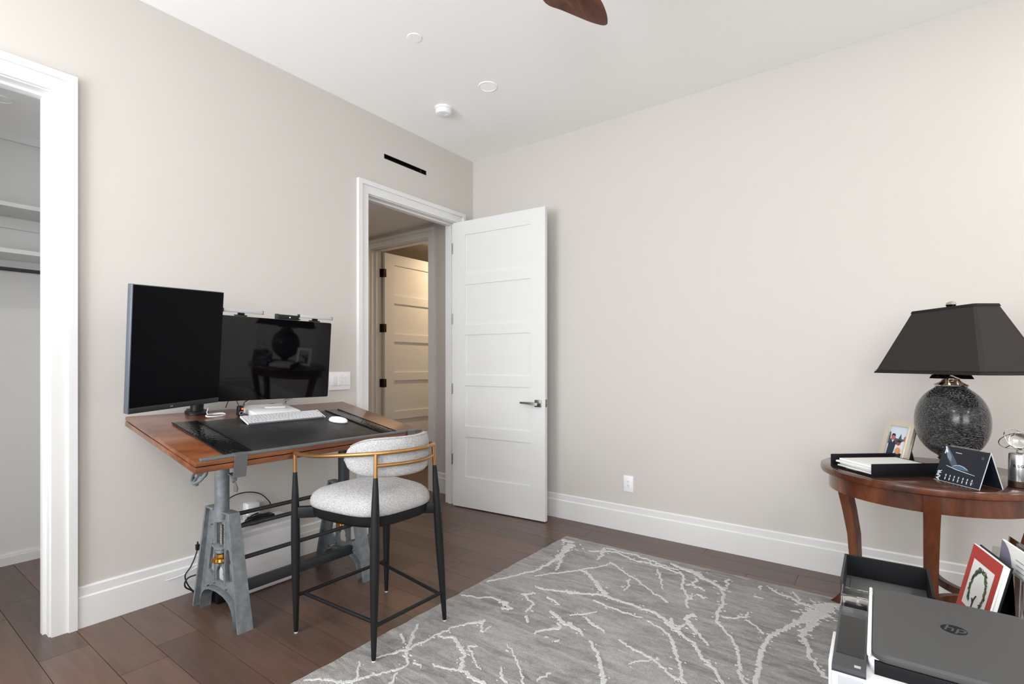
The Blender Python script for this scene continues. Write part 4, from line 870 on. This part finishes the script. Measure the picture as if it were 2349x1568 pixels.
# picture frame with a family photograph
PFm = Fr((3.045, -.468, TZ + .0008), (.66, -.75, 0), (0.75 * .27, .66 * .27, .963), (-.75 * .963, -.66 * .963, .27))
pf = thing('photo_frame', (3.045, -.468, TZ), 'pale silver frame holding a photograph of three people', 'picture frame')
b = MB(PFm); b.grid([-.078, -.054, .054, .078], [.004, .028, .182, .206], [(-.054, .054, .028, .182)], lambda u, v, t: (u, v, t), 0, .014); b.build('frame', 'silver_frame', pf, smooth=0)
b = MB(PFm); b.grid([-.056, -.050, .050, .056], [.026, .032, .178, .184], [(-.050, .050, .032, .178)], lambda u, v, t: (u, v, t), .0142, .0165); b.build('inner_bead', 'silver_frame', pf, smooth=0)
MB(PFm).box(-.076, .076, .006, .204, -.006, -.0005).build('backing', 'dark_grey', pf, smooth=0)
MB(PFm).tube([(0, .15, -.006), (0, .0265, -.085)], [1, 1], sq=(.025, .002)).build('easel', 'dark_grey', pf)
ph = MB(PFm).box(-.054, .054, .028, .182, .0045, .0055).build('photograph', 'photo_sky', pf, smooth=0)
def blob(cx, cy, rx, ry, z, mat, nm='printed_shape', n=18): MB(PFm).poly([(cx + rx * math.cos(2 * math.pi * k / n), cy + ry * math.sin(2 * math.pi * k / n), z) for k in range(n)]).build(nm, mat, ph, smooth=0)
def shp(pts, z, mat): MB(PFm).poly([(a, c, z) for a, c in pts]).build('printed_shape', mat, ph, smooth=0)
shp([(-.054, .112), (-.02, .122), (.0, .118), (.01, .145), (.018, .12), (.054, .118), (.054, .09), (-.054, .09)], .0057, 'photo_tree'); shp([(-.054, .15), (-.047, .145), (-.044, .11), (-.054, .11)], .0057, 'photo_tree')
shp([(-.05, .030), (-.012, .030), (-.008, .09), (-.018, .108), (-.036, .110), (-.048, .095)], .0058, 'photo_navy'); shp([(-.036, .112), (-.028, .098), (-.02, .112)], .0060, 'photo_white'); blob(-.029, .124, .012, .015, .0061, 'photo_skin'); shp([(-.041, .128), (-.038, .14), (-.028, .143), (-.019, .138), (-.017, .128), (-.028, .134)], .0062, 'photo_dark')
shp([(.012, .030), (.052, .030), (.053, .10), (.038, .112), (.02, .106)], .0058, 'photo_white'); blob(.040, .122, .011, .014, .0061, 'photo_skin')
shp([(-.014, .034), (.004, .034), (.008, .085), (-.004, .09)], .0059, 'photo_white'); shp([(-.004, .030), (.034, .030), (.036, .05), (.012, .056), (-.002, .05)], .0060, 'photo_dark'); blob(.012, .062, .016, .016, .0061, 'photo_warm'); blob(.008, .098, .010, .012, .0062, 'photo_rose'); shp([(-.006, .106), (.008, .116), (.024, .108), (.02, .102), (0, .102)], .0063, 'photo_dark')
# letter tray with paper
A1, A2 = Vector((-.65, .76, 0)), Vector((.76, .65, 0))
TF = Fr((2.972, -.905, TZ + .0006), A2, A1, (0, 0, 1))
ty = thing('letter_tray', TF.p(.15, .12, 0), 'black letter tray holding loose white sheets on the round table', 'letter tray')
MB(TF).box(0, .315, 0, .25, .0, .006, .001).build('tray_floor', 'matte_black', ty)
MB(TF).box(0, .315, 0, .007, .0062, .056, .0025).build('side_wall', 'matte_black', ty); MB(TF).box(0, .315, .243, .25, .0062, .056, .0025).build('side_wall', 'matte_black', ty)
MB(TF).box(.308, .315, .0072, .2428, .0062, .040, .002).build('end_wall', 'matte_black', ty); MB(TF).box(0, .006, .0072, .09, .0062, .011, .001).build('front_lip', 'matte_black', ty); MB(TF).box(0, .006, .16, .2428, .0062, .011, .001).build('front_lip', 'matte_black', ty)
for i, (dx, dy, rz, z) in enumerate(((.02, .013, 1.0, .0065), (.026, .016, -1.0, .0155), (.016, .016, 1.6, .0245), (.024, .014, -.6, .0335))):
    f = TF.sub((dx, dy, z), R(rz)); sh_ = MB(f).box(0, .272, .0, .212, 0, .0075, .0004).build('paper_stack', 'paper', loc=f.p(.14, .1, 0), smooth=0)
    tag(sh_, ['bottom sheaf of white paper in the letter tray', 'second sheaf of white paper from the tray floor', 'third sheaf of white paper in the tray', 'top sheaf of white paper in the letter tray'][i], 'paper', 'paper in the letter tray')
# tent calendar
c0, c1, c2 = Vector((3.177, -.78, TZ + .0006)), Vector((3.300, -.923, TZ + .0006)), Vector((3.373, -.861, TZ + .0006))
wv = (c1 - c0); wl = wv.length; wv.normalize(); dv_ = (c2 - c1); dl = dv_.length; dv_.normalize()
cal = thing('desk_calendar', (c0 + c2) / 2, 'dark navy tent calendar showing APR on the round table', 'calendar')
HT = .138
fu = (dv_ * dl / 2 + Vector((0, 0, HT))); fl_ = fu.length; fu.normalize(); CF = Fr(c0, wv, fu, wv.cross(fu))
bu = (dv_ * -dl / 2 + Vector((0, 0, HT))).normalized(); CBk = Fr(c0 + dv_ * dl, wv, bu, bu.cross(wv) * -1)
fr_ = MB(CF).box(0, wl, 0, fl_, -.0012, 0).build('front_page', 'navy_card', cal, smooth=0)
MB(CBk).box(0, wl, 0, fl_, -.0006, .0006).build('back_page', 'navy_card', cal, smooth=0)
for f, q in ((CF, .0002), (CBk, .0009)): MB(f).box(wl - .0002, wl + .0018, 0, fl_, -.0016, q).build('page_edge', 'card_edge', cal, smooth=0)
MB(CF).box(.0, wl, -.0002, .0012, .0001, .0004).build('page_edge', 'card_edge', cal, smooth=0)
top_c = c0 + fu * fl_
b = MB()
for k in range(26): 
    p = top_c + wv * (.028 + (wl - .036) * k / 25); b.torus(p + Vector((0, 0, .0005)), .0042, .0007, 10, 5, dv_, (0, 0, 1))
tag(b.build('wire_binding', 'chrome', cal), kind='stuff')
def cpoly(pts, z, mat, nm='printed_shape'): MB(CF).poly([(a * wl, c * fl_, z) for a, c in pts]).build(nm, mat, fr_, smooth=0)
cpoly([(.03, .99), (.09, .99), (.36, .62), (.42, .50), (.30, .46), (.16, .66)], .0003, 'print_mist2'); cpoly([(.035, .985), (.075, .985), (.24, .72), (.26, .58), (.15, .68)], .0005, 'print_mist'); cpoly([(.04, .98), (.065, .98), (.14, .82), (.10, .82)], .0007, 'print_white')
cpoly([(.18, .46), (.42, .40), (.83, .335), (.84, .325), (.42, .385), (.18, .45)], .0005, 'print_white'); cpoly([(.30, .43), (.36, .49), (.46, .52), (.56, .50), (.66, .44), (.70, .405), (.52, .405), (.34, .42)], .0006, 'print_teal'); cpoly([(.30, .435), (.36, .495), (.46, .528), (.56, .505), (.66, .445), (.655, .44), (.555, .495), (.46, .517), (.365, .487)], .0008, 'print_white')
cpoly([(.30, .86), (.44, .855), (.44, .842), (.30, .847)], .0005, 'print_white')
vt = Fr(); vt.m = CF.m @ Matrix.Translation((.085 * wl, .155 * fl_, .0005)) @ Matrix.Rotation(R(90), 4, 'Z')
text('month_lettering', 'APR', .0235, vt, 'print_white', fr_, .0001, bold=.0003)
rz = random.Random(3)
for k in range(7):
    x_ = .23 + .095 * k
    for j in range(8):
        if j == 4: continue
        a = .065 + .019 * j; MB(CF).box((x_ + rz.uniform(0, .006)) * wl, (x_ + .022) * wl, a * fl_, (a + .0145) * fl_, .0002, .0006).build('printed_mark', 'print_white', fr_, smooth=0)
for j in range(5): MB(CF).box((.055 + rz.uniform(0, .008)) * wl, .088 * wl, (.78 + .026 * j) * fl_, (.80 + .026 * j) * fl_, .0002, .0006).build('printed_mark', 'print_white', fr_, smooth=0)
MB(CF).torus((.885 * wl, .82 * fl_, .0003), .0035, .0006, 14, 5).build('printed_mark', 'print_mist', fr_); MB(CF).torus((.815 * wl, .13 * fl_, .0003), .006, .0004, 16, 5).build('printed_mark', 'print_mist', fr_)
# chrome globe ornament on a silver stand
GP = Vector((3.432, -.765, TZ + .0006)); GF = Fr(GP)
go = thing('globe_ornament', GP, 'glass ball in chrome rings on a silver cylinder stand', 'ornament')
MB(GF).lathe([(.030, 0), (.032, .002), (.032, .022), (.031, .024)], 32).build('base_band', 'bronze', go)
cy_ = MB(GF).lathe([(.031, .0242), (.0315, .026), (.0315, .098), (.031, .10), (.0305, .126), (.027, .130), (.008, .132), (.0005, .132)], 32).build('cylinder', 'brushed_silver', go, smooth=50)
MB(GF).lathe([(.006, .1322), (.009, .134), (.006, .140), (.010, .146), (.005, .150)], 16).build('post', 'chrome', go)
gb = MB(GF).ball((0, 0, .178), .030).build('glass_ball', 'glass_ball', go, smooth=80)
MB(GF).torus((0, 0, .178), .058, .0017, 40, 8, (1, -.2, .15), (0, .75, -.6)).build('ring', 'chrome', go); MB(GF).torus((0, 0, .178), .052, .0017, 40, 8, (.8, .6, -.1), (-.3, .5, .75)).build('ring', 'chrome', go)
ax_ = Vector((.6, -.35, .55)).normalized() * .054; MB(GF).cyl(Vector((0, 0, .178)) - ax_, Vector((0, 0, .178)) - ax_ * .57, .0018, seg=8).build('axis_pin', 'chrome', go); MB(GF).cyl(Vector((0, 0, .178)) + ax_ * .57, Vector((0, 0, .178)) + ax_, .0018, seg=8).build('axis_pin', 'chrome', go)
view = (Vector((3.023, -3.504, 0)) - GP); view.z = 0; view.normalize()
for ch_, an in (('R', -24), ('S', -4), ('G', 16), ('E', 36)):
    d = Matrix.Rotation(R(an), 3, 'Z') @ view; f = Fr(GP + d * .0318 + Vector((0, 0, .083)), Vector((-d.y, d.x, 0)), (0, 0, 1), d); text('engraved_letter', ch_, .014, f, 'matte_black', cy_, .0002, bold=.0003)
vs_ = thing('metal_tumbler', (3.492, -.695, TZ), 'plain pale metal cylinder cup behind the globe ornament', 'cup')
MB().lathe([(.034, TZ + .0006), (.036, TZ + .003), (.036, TZ + .12), (.033, TZ + .12), (.033, TZ + .006), (.0005, TZ + .005)], 32, (3.500, -.70)).build('wall', 'brushed_silver', vs_)
MB().torus((3.500, -.70, TZ + .1205), .0345, .0014, 32, 6).build('rim', 'chrome', vs_)

# ================================================================== printer corner
ZP = .52
cb = thing('printer_cabinet', (3.20, -2.02, RT), 'low dark wooden cabinet carrying the printer', 'cabinet')
MB().box(2.965, 3.66, -2.46, -1.548, ZP - .025, ZP, .003).build('top_board', 'cabinet_wood', cb)
MB().box(2.985, 3.64, -2.44, -1.568, RT + .06, ZP - .0252, .002).build('body', 'cabinet_wood', cb)
for x_ in (3.01, 3.595):
    for y_ in (-2.415, -1.615): MB().box(x_, x_ + .03, y_, y_ + .03, RT + .0005, RT + .0598, .002).build('foot', 'cabinet_wood', cb)
for x0, x1 in ((2.995, 3.31), (3.318, 3.63)):
    d = MB().box(x0, x1, -2.458, -2.4405, RT + .075, ZP - .035, .002).build('door', 'cabinet_wood', cb); kx = x1 - .03 if x0 < 3.1 else x0 + .03
    MB().ball((kx, -2.472, .34), .012, 14, 8).build('knob', 'satin_nickel', d)
pr = thing('printer', (3.12, -2.2, ZP), 'white and grey printer scanner with a dark left panel, in the foreground', 'printer')
PR = Fr((3.0, -2.37, ZP), (1, .012, 0), (-.012, 1, 0), (0, 0, 1))     # local: x right, y away from the camera, z up
Lw, Ld, Hz = .262, .345, .18
MB(PR).prism(rrect(-.062, Lw + .004, -.03, Ld, .018), .003, .142).build('body', 'white_plastic', pr, smooth=40)
MB(PR).prism(rrect(-.006, Lw + .004, .008, Ld, .022), .1422, .166).build('scanner_shell', 'white_plastic', pr, smooth=40)
li = MB(PR).prism(rrect(-.001, Lw, .003, Ld - .004, .022), .1662, .176)
li = MB(PR).rings([[(a, c, z) for a, c in rrect(0 + k, Lw - k, .002 + k, Ld - .002 - k, .024)] for k, z in ((.001, .1662), (0, .170), (0, .175), (.004, .1795), (.012, .180))]).build('scanner_lid', 'printer_grey', pr, smooth=40)
MB(PR).box(-.0075, -.0008, .01, Ld - .01, .1665, .1795, .003).build('lid_side_rim', 'white_plastic', pr)
MB(PR).box(.004, Lw + .003, -.0005, .0078, .1424, .1658, .0003).build('shadow_gap', 'matte_black', pr)  # solid black strip painted in for the shade under the lid overhang
LG_ = PR.sub((.131, .192, .1801))
lo_ = plate('emblem', arc((0, 0), .0205, 0, 350, 36), [], .0006, LG_, 'matte_black', pr)
text('emblem_letters', 'hp', .036, LG_.sub((0.000, .001, .0004)), 'printer_grey', lo_, .0003, shear=.25)
# control panel sloping down on the left
pnl = MB(PR).prism([(-.03, .146), (-.026, .152), (.225, .1635), (.228, .150), (.228, .1422), (-.03, .1422)], -.060, -.0078, 'yz').build('control_panel', 'printer_panel', pr, smooth=0)
MB(PR).prism([(.02, .1543), (.18, .1616), (.18, .1619), (.02, .1546)], -.056, -.012, 'yz').build('display', 'screen_gloss', pnl, smooth=0)
MB(PR).prism([(-.018, .1526), (-.010, .1530), (-.010, .1533), (-.018, .1529)], -.026, -.016, 'yz').build('panel_light', 'grey_plastic', pnl, smooth=0)
MB(PR).box(-.0685, -.0625, .02, .15, .07, .135, .002).build('side_door', 'white_plastic', pr)
MB(PR).box(-.05, -.012, -.0325, -.0305, .095, .138, .001).build('usb_door', 'grey_plastic', pr)
MB(PR).box(.0, .245, -.0325, -.0305, .03, .136, .002).build('front_door', 'white_plastic', pr)
MB(PR).box(.05, .15, -.0355, -.0327, .118, .134, .002).build('front_pull', 'white_plastic', pr)
# clear flap behind the panel
MB(PR).box(-.0585, -.0565, .236, .300, .1425, .186, .0006).build('clear_flap', 'acrylic', pr); MB(PR).box(-.0560, -.0085, .236, .2378, .1425, .186, .0006).build('clear_flap', 'acrylic', pr); MB(PR).box(-.0560, -.0085, .298, .3000, .1425, .180, .0006).build('clear_flap', 'acrylic', pr)
MB(PR).box(-.054, -.010, .244, .292, .1425, .152, .003).build('roller_brush', 'matte_black', pr)
# dark rear tray
rt = MB(PR).box(-.066, .115, .352, .55, .118, .124, .001).build('rear_tray', 'tray_grey', pr)
MB(PR).box(-.066, .115, .544, .55, .1242, .180, .001).build('tray_wall', 'matte_black', rt, smooth=0); MB(PR).box(.109, .115, .352, .5438, .1242, .180, .001).build('tray_wall', 'matte_black', rt, smooth=0)
MB(PR).box(-.066, -.060, .352, .5438, .1242, .180, .001).build('tray_wall', 'dark_grey', rt, smooth=0)
MB(PR).box(-.05, .085, .36, .53, .1242, .1262, .0005).build('tray_insert', 'tray_grey', rt)
for x_ in (-.05, .09): MB(PR).box(x_, x_ + .012, .40, .50, .001, .1178).build('tray_support', 'dark_grey', rt, smooth=0)
# red greeting card leaning beside the printer
RC = Fr((3.1805, -1.556, ZP + .0006), (.039, -.179, 0), (.218, 0.047, .975), (-.975, -.212, .218))
xx = Vector((.039, -.179, 0)).normalized(); up = Vector((.218, .0475, .975)).normalized(); RC = Fr((3.1805, -1.556, ZP + .002), xx, up, xx.cross(up))
rc = thing('greeting_card', (3.19, -1.64, ZP), 'red bordered card with a green wreath, leaning behind the printer', 'greeting card')
cf = MB(RC).box(0, .180, 0, .195, -.004, 0).build('cover', 'paper', rc, smooth=0)
b = MB(RC); b.grid([.001, .026, .154, .179], [.001, .03, .160, .194], [(.026, .154, .03, .160)], lambda u, v, t: (u, v, t), .0002, .0008); b.build('red_border', 'red_card', cf, smooth=0)
MB(RC).box(.004, .184, 0, .193, -.012, -.0045).build('inner_pages', 'paper', rc, smooth=0); MB(RC).box(.002, .187, 0, .197, -.016, -.0125).build('back_cover', 'matte_black', rc, smooth=0)
rz = random.Random(5); bg, bd = MB(RC), MB(RC)
for k in range(150):
    a = rz.uniform(-.7, math.pi + .7); cx, cy = .09 + .043 * math.cos(a) + rz.gauss(0, .003), .088 + .055 * math.sin(a) + rz.gauss(0, .003); ang = a + math.pi / 2 + rz.uniform(-.9, .9); L, w_ = rz.uniform(.006, .011), .0022
    dx, dy = math.cos(ang), math.sin(ang); z = .0003 + k * .000004
    (bg if k % 2 else bd).poly([(cx - dx * L, cy - dy * L, z), (cx + dy * w_, cy - dx * w_, z), (cx + dx * L, cy + dy * L, z), (cx - dy * w_, cy + dx * w_, z)])
tag(bg.build('wreath_leaves', 'leaf_green', cf, smooth=0), kind='stuff'); tag(bd.build('wreath_leaves', 'leaf_dark', cf, smooth=0), kind='stuff')
for p in ([(.086, .032), (.088, .06), (.096, .075)], [(.088, .05), (.078, .062)]): MB(RC).tube([(a, c, .0014) for a, c in p], [.0014] * len(p), 6).build('printed_stem', 'twig', cf)
# acrylic leaflet holder behind it
HF = Fr((3.262, -1.565, ZP + .0006), (.039, -.179, 0), (.03, .0, 1), (-.97, -.22, .03)); xx = Vector((.039, -.179, 0)).normalized(); up = Vector((.10, .02, 1)).normalized(); HF = Fr((3.238, -1.578, ZP + .0012), xx, up, xx.cross(up))
ah = thing('leaflet_holder', (3.28, -1.66, ZP), 'clear acrylic leaflet holder with white and purple leaflets, right of the red card', 'leaflet holder')
MB(HF).box(0, .20, .004, .235, -.034, -.031, .0005).build('back_panel', 'acrylic', ah); MB(HF).box(0, .20, .004, .17, .0, .003, .0005).build('front_panel', 'acrylic', ah)
for x_ in (0, .197): MB(HF).box(x_, x_ + .003, .004, .20, -.0308, -.0002).build('side_panel', 'acrylic', ah, smooth=0)
MB(HF).box(-.005, .205, 0, .0038, -.05, .02, .001).build('foot_plate', 'black_plastic', ah)
lf = thing('leaflet', HF.p(.1, .005, -.015), 'white leaflet printed with purple arcs inside the acrylic holder', 'leaflet')
pg = MB(HF).box(.006, .194, .006, .225, -.022, -.016).build('page', 'paper', lf, smooth=0)
MB(HF).poly([(.006 + .0, .224, -.0157)] + [(.006 + .075 * math.sin(R(a)), .224 - .085 + .085 * math.cos(R(a)), -.0157) for a in range(0, 181, 15)]).build('printed_arc', 'purple_print', pg, smooth=0)
MB(HF).poly([(.006, .11, -.0157)] + [(.006 + .15 * math.sin(R(a)), .006 + .104 * math.cos(R(a)), -.0157) for a in range(5, 91, 10)] + [(.006, .006, -.0157)]).build('printed_arc', 'purple_print', pg, smooth=0)
for k in range(9): MB(HF).box(.09 + .004 * (k % 3), .175, .195 - k * .012, .198 - k * .012, -.0159, -.0155).build('printed_line', 'grey_print', pg, smooth=0)
for k in range(9): MB(HF).box(.02, .12, .02 + k * .006, .0222 + k * .006, -.0156, -.0153).build('printed_line', 'print_white', pg, smooth=0)

# ================================================================== ceiling fan
fn = thing('ceiling_fan', (2.5, -2.3, ZC), 'ceiling fan with curved dark walnut blades', 'ceiling fan')
MB(ceil_frame(2.5, -2.3)).lathe([(.065, 0), (.065, .02), (.03, .055), (.0005, .055)], 28).build('canopy', 'bronze', fn)
MB().cyl((2.5, -2.3, 2.76), (2.5, -2.3, 3.0), .013, seg=14).build('downrod', 'bronze', fn)
MB().lathe([(.0005, 2.655), (.06, 2.66), (.085, 2.685), (.085, 2.725), (.05, 2.755), (.0005, 2.76)], 32, (2.5, -2.3)).build('motor_housing', 'bronze', fn)
EL = [(-.06, .09), (-.22, .21), (-.42, .33), (-.56, .44), (-.594, .541), (-.560, .620), (-.516, .720), (-.478, .802), (-.466, .822)]
ER = [(-.08, .0), (-.22, .06), (-.36, .16), (-.42, .30), (-.438, .45), (-.428, .58), (-.424, .690), (-.438, .780), (-.456, .824)]
for k in range(3):
    rot = Matrix.Rotation(2 * math.pi * k / 3, 3, 'Z'); b = MB(); rings = []
    for l_, r_ in zip(spline([(p[0], p[1], 0) for p in EL], 4), spline([(p[0], p[1], 0) for p in ER], 4)):
        c_ = (l_ + r_) / 2; h_ = (l_ - r_) / 2; tk = min(1, h_.length / .04)
        prof = [(1, -.012), (.5, -.011), (0, -.004), (-.5, .008), (-1, .018), (-.5, .018), (0, .008), (.5, -.001)]
        rings.append([Vector((2.5, -2.3, 2.70)) + rot @ (c_ + h_ * u) + Vector((0, 0, v * tk)) for u, v in prof])
    b.rings(rings).build('blade', 'fan_wood', fn, smooth=50)
